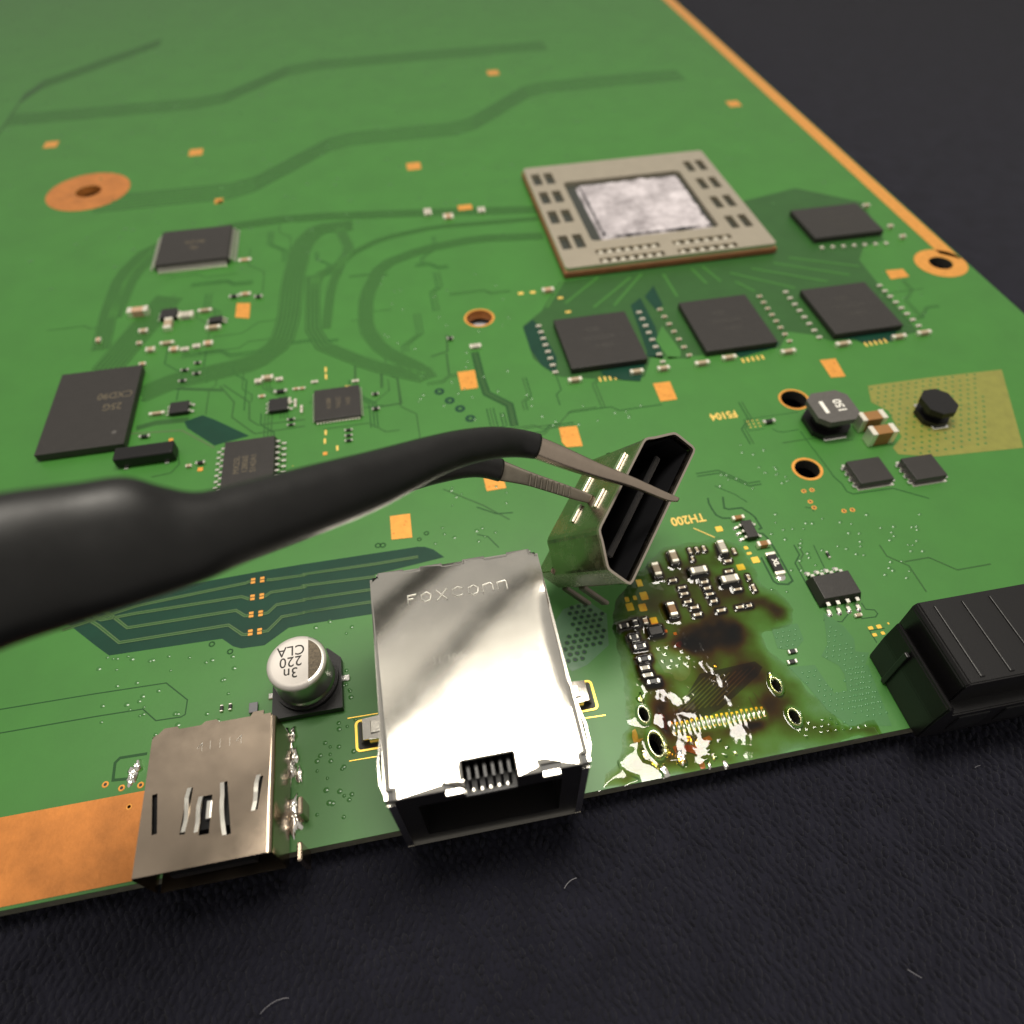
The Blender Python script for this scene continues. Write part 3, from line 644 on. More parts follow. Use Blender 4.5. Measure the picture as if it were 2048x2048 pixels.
# --- left background cluster
for a,b,W_,H_,k,l in (((440,180),(640,172),.15,.12,'capp','largest pinkish capacitor at the upper left of the ring of small parts'),((1090,240),(1235,236),.15,.08,'capg','pale grey block beside the dark transistor in the ring of small parts'),
    ((940,300),(925,400),.13,.09,'cap','upright capacitor in front of the dark transistor in the ring of small parts'),((1340,185),(1480,180),.06,.06,'cap','capacitor at the upper right of the ring of small parts'),
    ((1440,405),(1592,395),.08,.07,'cap','capacitor in front of the smaller transistor at the right of the ring'),((570,450),(660,442),.09,.06,'cap','capacitor at the left of the ring, in front of the largest one'),
    ((660,690),(752,682),.10,.06,'cap','capacitor at the lower left of the ring of small parts'),((850,610),(992,595),.06,.06,'cap','capacitor in the front row of the ring, with a dark gap before it'),
    ((962,690),(1060,675),.10,.06,'capp','pinkish capacitor in the front row of the ring of small parts'),((1110,690),(1192,680),.08,.05,'capg','grey capacitor in the front row of the ring of small parts'),
    ((1262,650),(1342,640),.09,.05,'capg','grey green capacitor in the front row of the ring, rightmost'),((1402,610),(1500,600),.10,.06,'capp','pinkish capacitor at the right front of the ring of small parts'),
    ((535,610),(592,602),.07,.05,'cap','small capacitor outside the left of the ring of small parts'),((1110,960),(1190,950),.05,.04,'res','tiny resistor on the dark bus, upper left of four'),
    ((1280,870),(1352,856),.05,.04,'res','tiny resistor on the dark bus, farthest of four'),((1262,1005),(1345,992),.05,.04,'res','tiny resistor on the dark bus, right of the nearer pair'),
    ((1080,1100),(1162,1090),.05,.04,'res','tiny resistor on the dark bus, nearest of four'),((10,570),(60,560),.10,.06,'capp','pinkish capacitor at the left above the big black chip'),((570,880),(640,870),.06,.05,'capp','small pinkish capacitor touching the far corner of the big black chip')):
    comp('F1',a,b,W_,H_,k,l)
for a,b,W_,H_,k,l in (((130,455),(200,448),.09,.06,'capg','pale capacitor at the left of the group near the thin black chip'),((225,410),(342,398),.09,.07,'cap','larger beige capacitor at the back of the group near the thin black chip'),
    ((400,430),(472,424),.07,.05,'capg','pale capacitor right of the larger beige one'),((385,590),(520,575),.06,.05,'res','black resistor with bright ends behind a small transistor'),
    ((550,950),(632,944),.035,.035,'res','tiny resistor in front of the small transistor, farther of two'),((548,1020),(632,1014),.035,.035,'res','tiny resistor in front of the small transistor, nearer of two'),
    ((1640,625),(1712,615),.05,.04,'res','tiny resistor right of the thin black chip, farther of two'),((1645,815),(1722,805),.05,.04,'res','tiny resistor right of the thin black chip, nearer of two'),
    ((1290,1090),(1372,1080),.04,.035,'res','tiny resistor in front of the thin black chip, farther of three'),((1292,1160),(1372,1150),.04,.035,'res','tiny resistor in front of the thin black chip, middle of three'),((1292,1225),(1374,1215),.04,.035,'res','tiny resistor in front of the thin black chip, nearest of three'),
    ((630,780),(660,700),.04,.04,'capg','tiny upright capacitor left of the thin black chip')):
    comp('F2',a,b,W_,H_,k,l)
for a,b,W_,H_,k,l in (((510,575),(620,572),.05,.05,'cap','small capacitor left of the small transistor near the big black chip'),((410,790),(490,780),.05,.05,'res','tiny resistor behind the black crystal can'),
    ((930,1030),(1000,1024),.05,.05,'res','tiny black resistor between the crystal can and the ribbed black chip'),((835,1060),(880,1056),.05,.04,'cap','tiny capacitor between the crystal can and the ribbed black chip')):
    comp('B1',a,b,W_,H_,k,l)
for t,a,b,W_,H_,k,l in (('A2',(1545,1350),(1625,1338),.09,.05,'capg','small pale part just in front of the ringed hole by the processor'),('A2',(1330,1275),(1375,1270),.07,.05,'res','tiny brown resistor left of the ringed hole by the processor'),
    ('F2',(620,560),(690,552),.04,.03,'capp','tiny pinkish part left of the far corner of the thin chip, left of two'),('F2',(700,552),(765,545),.04,.03,'capp','tiny pinkish part left of the far corner of the thin chip, right of two'),
    ('F2',(860,470),(930,462),.05,.03,'capg','tiny pale part behind the far left corner of the thin chip'),('F2',(1390,470),(1450,440),.05,.03,'capg','tiny pale part behind the far right corner of the thin chip'),
    ('F2',(560,740),(585,680),.04,.04,'capg','tiny upright pale part touching the right of the small transistor'),('F2',(715,850),(735,780),.04,.04,'capg','tiny upright pale part nearest the left side of the thin chip'),
    ('F2',(180,655),(250,648),.05,.03,'capp','tiny orange part in front of the group near the thin chip'),('A1',(1330,560),(1420,545),.08,.03,'capp','blurred reddish part right of the square chip with silver legs'),
    ('A1',(1240,890),(1310,880),.07,.05,'res','blurred dark part behind the copper pad near the ring of parts'),('A1',(1340,870),(1420,858),.07,.05,'capp','blurred brown part behind the copper pad near the ring of parts'),
    ('A1',(1470,890),(1530,882),.07,.05,'res','blurred dark part right of the brown one behind the copper pad')):
    comp(t,a,b,W_,H_,k,l)
comp('A3',(300,830),(380,815),.09,.07,'capp','blurred pinkish capacitor at the front left corner of the processor')
comp('A2',(1120,110),(1170,105),.22,.06,'capg','blurred pale capacitor in the far background, left of a copper pad')
comp('A2',(1300,150),(1370,145),.16,.06,'capp','blurred pinkish capacitor in the far background, next to a copper pad')
comp('A2',(1615,90),(1665,88),.16,.06,'capg','blurred pale capacitor in the far background, right of a copper pad')

# --- chips ---------------------------------------------------------
def chipbox(name, t, FL, FR, BL, BR, H, label, cat='chip', group=None, m='chip', gap=.02, draft=.0):
    P = [up(t, *FL, H), up(t, *FR, H), up(t, *BL, H), up(t, *BR, H)]
    c = sum(P, Vector())/4; sx = ((P[1]-P[0]).length+(P[3]-P[2]).length)/2; sy = ((P[2]-P[0]).length+(P[3]-P[1]).length)/2
    o = empty(name, (c.x, c.y, 0), label, cat, group)
    link('package', bevbox('package', sx+2*draft, sy+2*draft, H-gap, .008, 2, gap, draft, draft), m, o)
    return o, sx, sy
def leads(o, side, n, span, off, H, wd, foot, m='lead', joined=True):     # gull-wing leads along one side of a package
    ax = side in 'lr'; sgn = -1 if side in 'lf' else 1; out = MB()
    for i in range(n):
        q = -span/2+span*i/(n-1) if n > 1 else 0
        prof = [(off-.004, H*.52), (off+foot*.38, H*.50), (off+foot*.55, .012), (off+foot, .010)]
        g = MB(); v = []
        for a, z in prof:
            for s in (-wd/2, wd/2):
                for dz in (0, .014):
                    A = a if not (dz and a < off+foot*.6 and a > off) else a
                    v.append((sgn*A, q+s, z+dz) if ax else (q+s, sgn*A, z+dz))
        f = []
        for k in range(3):
            a = k*4
            f += [(a,a+4,a+5,a+1),(a+2,a+3,a+7,a+6),(a,a+2,a+6,a+4),(a+1,a+5,a+7,a+3)]
        f += [(0,1,3,2),(12,14,15,13)]
        if joined: out.add(v, f)
        else:
            g.add(v, f).build('lead', m, o)
            x_, y_ = (sgn*(off+foot*.8), q) if ax else (q, sgn*(off+foot*.8))
    if joined:
        r = out.build('lead_row', m, o); r['kind'] = 'stuff'
mg = 'square memory chips round the processor'
ch, a, b = chipbox('memory_chip','S',(1140.5,737),(1292.7,717.4),(1109,639.3),(1252.4,622),.115,'dark square memory chip nearest the tweezers, left of the front row of three',group=mg,cat='memory chip')
ch, a, b = chipbox('memory_chip','S',(1411.7,703),(1555.4,682.8),(1358,603.5),(1492,590),.115,'dark square memory chip in the middle of the front row of three',group=mg,cat='memory chip')
ch, a, b = chipbox('memory_chip','S',(1675,668.7),(1807.6,648),(1598.9,580.6),(1727,563),.115,'dark square memory chip at the right of the front row of three',group=mg,cat='memory chip')
ch, a, b = chipbox('memory_chip','A4',(880,365),(1500,285),(655,90),(1290,45),.115,'blurred dark memory chip farthest back at the upper right, beside the processor',group=mg,cat='memory chip')
for q_ in [o for o in C0.objects if o.name.startswith('memory_chip') and o.parent is None]:
    for k, w_ in enumerate(('438', 'W2Q24', 'F401')): text('chip_marking', w_, .15, 'laser2', q_, (.05*k-.05, .25-.22*k, .1156), .02)
# quad flat pack, back left
ch, a, b = chipbox('quad_flat_chip','A1',(545,600),(1218,545),(632,300),(1255,240),.13,'square black chip with silver legs on every side, upper left of the board',draft=.02)
for s_, sp, of in (('f',a*.92,b/2),('b',a*.92,b/2),('l',b*.92,a/2),('r',b*.92,a/2)): leads(ch, s_, 30, sp, of+.015, .13, .016, .11)
for k in range(2): text('chip_marking', ('B1Z4','7K')[k], .16, 'laser', ch, (0, .1-.2*k, .1305), math.pi)
# big chip cut by the photograph's left edge
ch, a, b = chipbox('large_chip','B1',(-560,990),(262,840),(-300,200),(430,160),.13,'big black chip at the left edge with pale specks on its top',m='chip')
for k in range(2): text('chip_marking', ('CXD90','25G')[k], .20, 'laser', ch, (.30, .22-.26*k, .1305), math.pi, sx=.8)
p = up('B1', 175, 755, .13); MB().disc(p.x-ch.location.x, p.y-ch.location.y, .1306, .035, 14).build('pin_mark', 'ferrite', ch)
# black crystal can
P = [up('B1', 175, 1000, .17), up('B1', 670, 950, .17)]
c = (P[0]+P[1])/2
o = empty('crystal_can', (c.x+.02, c.y+.10, 0), 'glossy black oblong crystal can with silver feet beside the big black chip', 'crystal')
link('can', bevbox('can', (P[1]-P[0]).length+.08, .24, .17, .03, 3, .015), 'plastic', o)
for s in (-1, 1):
    for q in (-1, 1): link('foot', bevbox('foot', .06, .07, .03, .008, 1), 'solder', o, (s*.27, q*.12, 0))
# ribbed flash chip behind the tweezers
ch, a, b = chipbox('flash_chip','B1',(1150,1290),(1625,1245),(1195,850),(1660,785),.13,'black chip with a row of bright legs, half hidden behind the tweezers handle',m='chip',draft=.02)
leads(ch, 'l', 8, b*.86, a/2+.015, .13, .032, .12, joined=False); leads(ch, 'r', 8, b*.86, a/2+.015, .13, .032, .12, joined=False)
for y_, s_ in ((.05,'MXIC'),(-.12,'25L25635'),(-.27,'F1429')): pass
for k in range(3): text('chip_marking', ('MX25L','12806E','S142A1')[k], .11, 'laser', ch, (-.04+.11*(k-1), -.02, .1306), H2, spacing=1.0)
# thin chip with fine pins
ch, a, b = chipbox('thin_chip','B2',(108,650),(535,595),(95,375),(515,315),.07,'thin square black chip with fine pins between the tweezers and the dark traces',m='chip')
for s_, sp, of in (('f',a*.88,b/2),('b',a*.88,b/2),('l',b*.88,a/2),('r',b*.88,a/2)): leads(ch, s_, 14, sp, of-.006, .05, .014, .035)
for k in range(3): text('chip_marking', ('A1080','T423C','1435')[k], .09, 'laser', ch, (-.12+.14*k, 0, .0706), H2)
for t,FL,FR,BL,BR,H_,l in (('B1',(670,580),(850,560),(700,475),(865,468),.08,'small dark three-legged chip with one bright leg, near the big black chip'),('B1',(1585,560),(1765,540),(1610,450),(1770,432),.08,'small dark chip with bright legs left of the thin black chip'),
    ('F1',(835,290),(1045,275),(850,180),(1050,165),.09,'dark transistor in the ring of small parts at the left'),('F1',(1460,345),(1630,330),(1480,275),(1640,265),.08,'smaller dark transistor at the right of the ring of small parts')):
    ch, a, b = chipbox('transistor',t,FL,FR,BL,BR,H_,l,cat='transistor',m='chipb')
    leads(ch, 'r', 2, b*.6, a/2-.004, H_, .04, .07, joined=False); leads(ch, 'l', 3, b*.7, a/2-.004, H_, .03, .06, joined=False)
# eight-legged chip
ch, a, b = chipbox('eight_leg_chip','C4',(965,858),(1310,808),(865,655),(1190,598),.15,'black eight-legged chip on the bare green area right of the flux',m='chip',draft=.03)
leads(ch, 'f', 4, a*.80, b/2+.022, .15, .040, .11, joined=False); leads(ch, 'b', 4, a*.80, b/2+.022, .15, .040, .11, joined=False)
for i in range(4):
    for s in (-1, 1): MB().dome(-a*.4+a*.8*i/3, s*(b/2+.13), 0, .034, .02, 12).build('solder_joint', 'solder', ch, True)
# six-legged chip and the long fuse
ch, a, b = chipbox('six_leg_chip','E2',(935,720),(1130,690),(790,405),(990,372),.09,'small black six-legged chip beside the print TH200',m='chip')
leads(ch, 'l', 3, b*.72, a/2-.004, .09, .03, .07, joined=False); leads(ch, 'r', 2, b*.72, a/2-.004, .09, .03, .07, joined=False)
for i in range(3): MB().dome(-a/2-.07, -b*.36+b*.36*i, 0, .026, .022, 12).build('solder_joint', 'solder', ch, True)
p1 = up('E2', 1370, 1020, .055); p2 = up('E2', 1555, 1400, .055); c = (p1+p2)/2
o = empty('fuse', (c.x, c.y, 0), 'long black fuse with silver ends and a white mark', 'fuse')
L = (p1-p2).length+.03
link('body', bevbox('body', .118, L*.80, .05, .006, 1, .006), 'res', o)
for s in (-1, 1): link('terminal', bevbox('terminal', .125, L*.17, .056, .014, 2), 'term', o, (0, s*L*.43, 0))
text('printed_mark', 'XL', .085, 'white', o, (0, .0, .0566), -H2, bold=.004)
MB().dome(0, -L*.53, 0, .06, .012, 12).build('solder_joint', 'solder', o, True)
# tiny chip in flux
ch, a, b = chipbox('tiny_chip','E3',(985,588),(1230,525),(930,420),(1180,395),.06,'tiny dark square chip in the flux in front of the yellow pad',m='chip')
MENISCUS.append((ch.location.x, ch.location.y, a/2, b/2))
# grey chip behind the camera port
ch, a, b = chipbox('tiny_chip','D1',(1410,440),(1490,430),(1418,345),(1498,338),.05,'small grey chip right behind the camera port',m='grey')
# mosfets at the right
for k,(FL,FR,BL,BR,l) in enumerate((((1320,1232),(1610,1180),(1165,1030),(1470,975),'square black power chip with four silver legs, left of two at the right edge'),((1830,1190),(2120,1150),(1665,1000),(1940,955),'square black power chip cut by the photograph right edge'))):
    ch, a, b = chipbox('power_chip','B4',FL,FR,BL,BR,.11,l,cat='chip',m='chip')
    for s_ in 'lr':
        for i in range(4): link('leg', bevbox('leg', .075, .055, .035, .010, 1), 'solder', ch, ((-1 if s_=='l' else 1)*(a/2+.028), -b*.38+b*.76*i/3, 0))
    MB().box(-a/2-.02, a/2+.02, -b/2-.03, b/2+.03, .0, .012).build('base_tab', 'lead', ch)
# inductors
def inductor(t, x, y, H, sx, sy, label, mark=True):
    c = up(t, x, y, H); o = empty('power_inductor', (c.x, c.y, 0), label, 'inductor')
    def octa(w_, d_, k, z0, z1): 
        P = [(-w_+k,-d_),(w_-k,-d_),(w_,-d_+k),(w_,d_-k),(w_-k,d_),(-w_+k,d_),(-w_,d_-k),(-w_,-d_+k)]; return plate('flange', P, [], z0, z1)
    link('top_flange', octa(sx/2, sy/2, .12, H-.085, H), 'ferrite' if mark else 'plastic', o)
    n = 24; r = min(sx, sy)*.36; v = [(r*math.cos(6.2832*i/n), r*math.sin(6.2832*i/n), z) for z in (.06, H-.08) for i in range(n)]
    link('winding', mesh('winding', v, [(i,(i+1)%n,n+(i+1)%n,n+i) for i in range(n)], True), 'plastic', o)
    link('base_flange', octa(sx/2*.95, sy/2*.95, .12, .02, .09), 'plastic', o)
    for s in (-1, 1): link('terminal', bevbox('terminal', sx*.55, .09, .035, .008, 1), 'solder', o, (0, s*(sy/2-.03), 0))
    if mark:
        text('printed_mark', '150', .17, 'white', o, (.10, -.01, H+.001), H2*1.0, bold=.003)
        MB().ribbon([(-.13,.12),(-.13,-.12)], .055, H+.0012).build('printed_bar', 'white', o)
    return o
inductor('B4', 1050, 515, .36, .60, .60, 'grey eight-sided power inductor marked 150 between the two ringed holes')
inductor('B4', 2030, 470, .30, .42, .50, 'dark inductor cut by the photograph right edge above the olive field', False)

# --- electrolytic capacitor
pc = up('E7', 815, 730, .56); b0 = up('E7', 1580, 1620); 
ec = empty('can_capacitor', (-1.655, 3.64, 0), 'round aluminium can capacitor with a dark band, standing on a black base', 'capacitor')
bs = .36
link('base', plate('base', [(-bs,-bs),(bs,-bs),(bs,bs-.14),(bs-.14,bs),(-bs+.14,bs),(-bs,bs-.14)], [], .01, .10), 'plastic', ec)
link('base_rim', plate('base_rim', ell(0,0,.335,n=40), [ell(0,0,.30,n=40)], .10, .15), 'plastic', ec)
for s in (-1, 1): link('terminal', bevbox('terminal', .09, .07, .025, .008, 1), 'solder', ec, (s*.385, -.02+.03*s, 0))
def lathe(name, prof, n=56):
    v = []; f = []
    for r, z in prof: v += [(r*math.cos(6.2832*i/n), r*math.sin(6.2832*i/n), z) for i in range(n)]
    for k in range(len(prof)-1): f += [(k*n+i, k*n+(i+1)%n, (k+1)*n+(i+1)%n, (k+1)*n+i) for i in range(n)]
    return mesh(name, v, f, True)
HT = .56; R0 = .305
link('can', lathe('can', [(R0-.02,.10),(R0,.13),(R0,.18),(R0-.012,.20),(R0-.012,.22),(R0,.24),(R0,HT-.035)]), 'ecan', ec)
TP = [(.001,HT),(.10,HT),(.20,HT),(R0-.055,HT),(R0-.032,HT-.002),(R0-.014,HT-.011),(R0-.003,HT-.026),(R0+.001,HT-.045)]
link('top', lathe('top', TP, 72), 'etop', ec)
def arc(name, prof, x0, m, n=40, lift=.0012, fill=True):             # the part of the turned top that lies beyond x0
    v = []; f = []; row = []
    for r, z in prof:
        if r <= x0: continue
        a = math.acos(x0/r); row.append([(r*math.cos(-a+2*a*i/n), r*math.sin(-a+2*a*i/n), z+lift) for i in range(n+1)])
    yy = row[0][0][1]  # the straight edge starts at the same end
    if fill: row.insert(0, [(x0, yy*(1-2*i/n), row[0][0][2]) for i in range(n+1)])
    for q in row: v += q
    m_ = n+1; f = [(k*m_+i, k*m_+i+1, (k+1)*m_+i+1, (k+1)*m_+i) for k in range(len(row)-1) for i in range(n)]
    return link(name, mesh(name, v, f, True), m, ec)
arc('dark_band', [(.16,HT),(.20,HT),(.235,HT),(R0-.050,HT)], .12, 'eband')
arc('bare_rim', [(r+.0012, z) for r, z in ((R0-.050,HT),(R0-.032,HT-.002),(R0-.014,HT-.011),(R0-.003,HT-.026),(R0+.001,HT-.045))], .12, 'lead', fill=False)
for k, s_ in enumerate(('3n', '220', 'CLA')):
    text('printed_text', s_, .16, 'ink', ec, (-.055, -.115+.125*k, HT+.0006), math.pi, spacing=1.05, sx=.92, bold=.001)

# --- network jack
JX0, JX1, JY0, JY1, JH = -.755, .880, 1.838, 4.005, 1.33
jack = empty('network_jack', ((JX0+JX1)/2, (JY0+JY1)/2, 0), 'shiny tin network jack stamped FOXCONN standing at the front edge of the board', 'connector')
jw, jd = (JX1-JX0)/2, (JY1-JY0)/2
nx0, nx1, ny = up('D2', 1450, 900, JH).x, up('D3', 20, 790, JH).x, up('D2', 1480, 880, JH).y
cx_, cy_ = (JX0+JX1)/2, (JY0+JY1)/2
L_ = lambda x, y: (x-cx_, y-cy_)
# top plate: front notch, stepped back edge, dark corner cut-outs
topo = [(-jw+.06,-jd),(-.36,-jd),(-.36,-jd+.06),(-.20,-jd+.06),(-.20,-jd),(nx0-cx_,-jd),(nx0-cx_,ny-cy_),(nx1-cx_,ny-cy_),(nx1-cx_,-jd),(.42,-jd),(.42,-jd+.06),(.58,-jd+.06),(.58,-jd),(jw-.06,-jd),(jw-.06,-jd+.08),(jw,-jd+.08),
        (jw,jd-.09),(jw-.07,jd-.04),(jw-.07,jd),(.52,jd),(.52,jd-.035),(.30,jd-.035),(.30,jd),(.08,jd),(.08,jd-.035),(-.12,jd-.035),(-.12,jd),(-.34,jd),(-.34,jd-.035),(-.50,jd-.035),(-.50,jd),(-jw+.07,jd),(-jw+.07,jd-.05),(-jw,jd-.10),(-jw,-jd+.08),(-jw+.06,-jd+.08)]
tp_ = plate('top_plate', topo, [], JH-.022, JH)
bm = bmesh.new(); bm.from_mesh(tp_)
for k in range(1, 34): bmesh.ops.bisect_plane(bm, geom=bm.verts[:]+bm.edges[:]+bm.faces[:], plane_co=(-jw+2*jw*k/34, 0, 0), plane_no=(1, 0, 0))
for k in range(1, 40): bmesh.ops.bisect_plane(bm, geom=bm.verts[:]+bm.edges[:]+bm.faces[:], plane_co=(0, -jd+2*jd*k/40, 0), plane_no=(0, 1, 0))
for v_ in bm.verts:
    x, y = v_.co.x, v_.co.y; top_ = v_.co.z > JH-.01
    e = max(0, jw-x); span = max(0, 1-abs((y-.02)/.62)**4); wd_ = .17-.07*(y-.0)
    v_.co.z += .0035*mnoise.noise(Vector((x*.9, y*.9, 4)))+.0012*mnoise.noise(Vector((x*3, y*3, 9)))-.030*span*max(0, 1-e/max(.05, wd_))**2
for f_ in bm.faces: f_.smooth = abs(f_.normal.z) > .8
tp_ = bmesh_to('top_plate', bm); link('top_plate', tp_, 'tin', jack)
for s in (-1, 1):
    bm = MB().box(s*jw-.011, s*jw+.011, -jd+.02, jd-.05, .03, JH-.024); bm.build('side_wall', 'tin', jack)
MB().box(-jw+.05, jw-.05, jd-.020, jd, .03, JH-.024).build('back_wall', 'tin', jack)
# side springs at the front corners and bright folded tabs on the front lip
for s in (-1, 1):
    sp = MB(); P = [(s*(jw+.012), -jd+.06, JH-.05),(s*(jw+.05), -jd+.16, JH-.05),(s*(jw+.055), -jd+.34, JH-.05),(s*(jw+.012), -jd+.62, JH-.05)]
    v = [q for p in P for q in (p, (p[0],p[1],p[2]-.34), (p[0]-s*.014,p[1],p[2]), (p[0]-s*.014,p[1],p[2]-.34))]
    f = []
    for k in range(3):
        a = 4*k; f += [(a,a+4,a+5,a+1),(a+2,a+3,a+7,a+6),(a,a+2,a+6,a+4)]
    sp.add(v, f).build('side_spring', 'tin', jack)
for x in (-.28, .50):
    link('front_tab', bevbox('front_tab', .15, .05, .022, .006, 1), 'tin', jack, (x, -jd-.012, JH-.05))
# plastic body with the plug opening, its ribs and contacts
bo = [(-jw+.03,-jd+.004),(jw-.03,-jd+.004),(jw-.03,jd-.06),(-jw+.03,jd-.06)]
pb = MB(); ox, oz0, oz1 = .60, .22, 1.04; yb = -jd+.012
pb.box(-jw+.014, -ox, yb, -jd+.9, .02, JH-.026); pb.box(ox, jw-.014, yb, -jd+.9, .02, JH-.026); pb.box(-ox, ox, yb, -jd+.9, .02, oz0)
pb.box(-ox, nx0-cx_-.0, yb, -jd+.9, oz1, JH-.026); pb.box(nx1-cx_, ox, yb, -jd+.9, oz1, JH-.026); pb.box(nx0-cx_, nx1-cx_, -jd+.40, -jd+.9, oz1, JH-.026); pb.box(-jw+.014, jw-.014, -jd+.9, jd-.03, .02, JH-.026)
pb.build('plastic_body', 'plastic', jack)
MB().box(nx0-cx_+.001, nx1-cx_-.001, -jd+.02, -jd+.40, oz1-.06, oz1-.015).build('notch_floor', 'plastic', jack)
for i in range(6):
    x = nx0-cx_+.05+(nx1-nx0-.1)*i/5
    MB().box(x-.012, x+.012, -jd+.06, -jd+.395, oz1-.012, JH-.10, 0, .02).build('rib', 'plastic', jack)
for i in range(8):
    x = -.31+.62*i/7; MB().box(x-.018, x+.018, -jd+.22, -jd+.85, .48, .52).build('contact', 'gold', jack)
    link('contact_tip', bevbox('contact_tip', .03, .04, .03, .01, 1), 'lead', jack, (nx0-cx_+.0+.07*i, -jd+.02, JH-.20)) if i < 6 else None
MB().box(-jw, jw, -jd-.008, -jd+.06, .0, .022).build('front_lip', 'tin', jack)
MB().box(-jw-.002, -jw+.06, -jd-.004, -jd+.012, .03, JH-.10).build('front_frame', 'tin', jack); MB().box(jw-.06, jw+.002, -jd-.004, -jd+.012, .03, JH-.10).build('front_frame', 'tin', jack)
# soldered side tabs in their gold-rimmed slots
for s, y0, y1 in ((-1, 2.86, 3.10), (1, 2.84, 3.08)):
    y0 -= cy_; y1 -= cy_; a = jw+.012; e = jw+.38
    v = [(s*a,y0,.17),(s*a,y1,.17),(s*(e-.04),y0+.01,.15),(s*(e-.04),y1-.01,.15),(s*e,y0+.03,.01),(s*e,y1-.03,.01)]
    v += [(x-s*.02,y,z-.02) for x,y,z in v]
    MB().box(*sorted((s*(a-.02), s*(e-.10))), y0-.002, y0+.012, .0, .155).build('tab_cheek', 'tin', jack); MB().box(*sorted((s*(a+.1), s*(e-.12))), y0+.05, y1-.05, .158, .175, .01, .01).build('tab_rib', 'tin', jack)
    f = [(0,1,3,2),(2,3,5,4),(6,8,9,7),(8,10,11,9),(0,2,8,6),(2,4,10,8),(1,7,9,3),(3,9,11,5),(4,5,11,10)]
    MB().add(v, f).build('mounting_tab', 'tin', jack)
    link('slot_rim', plate('slot_rim', rrect(*sorted((s*(jw+.16), s*(jw+.44))), y0-.05, y1+.05, .05), [rrect(*sorted((s*(jw+.18), s*(jw+.415))), y0-.03, y1+.03, .035)], 0, .010), 'gold', jack)
    MB().box(*sorted((s*(jw+.19), s*(jw+.405))), y0-.022, y1+.022, 0, .003).build('slot_fill', 'ink', jack)
STROKES = [[(970,912),(962,838),(1040,822)],[(966,872),(1015,862)],[(1135,802),(1180,825),(1172,868),(1132,890),(1092,872),(1088,828),(1135,802)],[(1225,788),(1330,866)],[(1322,768),(1238,880)],
    [(1468,765),(1420,752),(1375,780),(1378,822),(1425,840),(1472,822)],[(1565,737),(1612,758),(1608,802),(1568,826),(1524,808),(1520,762),(1565,737)],[(1658,808),(1652,736),(1722,714),(1742,730),(1752,784)],[(1795,780),(1782,714),(1852,692),(1868,706),(1882,772)]]
for P in STROKES:
    c = bpy.data.curves.new('stamped_letter', 'CURVE'); c.dimensions = '3D'; c.bevel_depth = .0065; c.bevel_resolution = 1
    sp_l = c.splines.new('POLY'); sp_l.points.add(len(P)-1)
    for k, q_ in enumerate(P):
        p = up('C2', *q_, JH); sp_l.points[k].co = (p.x-cx_, p.y-cy_, JH+.0035, 1)
    link('stamped_letter', c, None, jack); c.materials.append(MT['lead'])
p = up('S', 895, 1318, JH); text('stamped_code', '331 1095', .12, 'stamp', jack, (p.x-cx_, p.y-cy_, JH+.0006), 0, ext=.0002, sx=.9, bold=-.004)

# --- camera port (silver shell at the lower left)
PX0, PX1, PY1, PH = -2.965, -1.845, 3.115, .60
PY0 = 1.86
port = empty('camera_port', ((PX0+PX1)/2, (PY0+PY1)/2, 0), 'brownish silver shell of a socket stamped 41114 at the lower left', 'connector')
pw, pd = (PX1-PX0)/2, (PY1-PY0)/2
def slot(x0, y0, x1, y1, wd=.05):
    d = Vector((x1-x0, y1-y0)).normalized(); n = Vector((-d.y, d.x))*wd/2
    return [(x0+n.x,y0+n.y),(x0-n.x,y0-n.y),(x1-n.x,y1-n.y),(x1+n.x,y1+n.y)]
Q = lambda x, y: (lambda p: (p.x-(PX0+PX1)/2, p.y-(PY0+PY1)/2))(up('D1', x, y, PH))
cuts = [((550,1190),(545,1560)), ((880,1130),(800,1560)), ((1035,1200),(1000,1560)), ((1195,1075),(1225,1560)), ((1525,1020),(1470,1330))]
hol = [slot(*Q(*a), *Q(*b), .045 if i != 2 else .085) for i, (a, b) in enumerate(cuts)]
po = [(-pw,-pd),(pw-.03,-pd),(pw-.03,pd),(pw-.10,pd),(pw-.10,pd+.04),(pw-.20,pd+.04),(pw-.22,pd),(.05,pd),(.02,pd+.03),(-.08,pd+.03),(-.12,pd),(-pw+.24,pd),(-pw+.22,pd+.03),(-pw+.10,pd+.03),(-pw+.05,pd-.02),(-pw,pd-.06)]
link('shell_top', plate('shell_top', po, hol, PH-.02, PH), 'shell', port)
# rounded long edges, walls
def edge_strip(s):
    v = []; n = 6
    for i in range(n+1):
        a = math.pi/2*i/n
        for y in (-pd, pd-.03): v.append((s*(pw-.03+.045*math.sin(a)), y, PH-.045+.045*math.cos(a)))
    v += [(s*(pw+.015), -pd, .04), (s*(pw+.015), pd-.03, .04)]; m = len(v)//2
    f = [(2*i, 2*i+1, 2*i+3, 2*i+2) if s > 0 else (2*i, 2*i+2, 2*i+3, 2*i+1) for i in range(m-1)]
    return mesh('shell_side', v, f, True)
for s in (-1, 1): link('shell_side', edge_strip(s), 'shell', port)
MB().box(-pw+.02, pw-.02, pd-.03, pd-.01, .04, PH-.022).build('shell_back', 'shell', port)
MB().box(-pw+.03, pw-.03, -pd+.30, pd-.05, .03, PH-.04).build('plastic_core', 'black', port)
MB().box(-pw+.2, pw-.2, -pd+.04, -pd+.32, .24, .34).build('tongue', 'black', port)
MB().box(-pw+.01, pw-.01, -pd, pd-.06, .02, .04).build('shell_floor', 'shell', port)
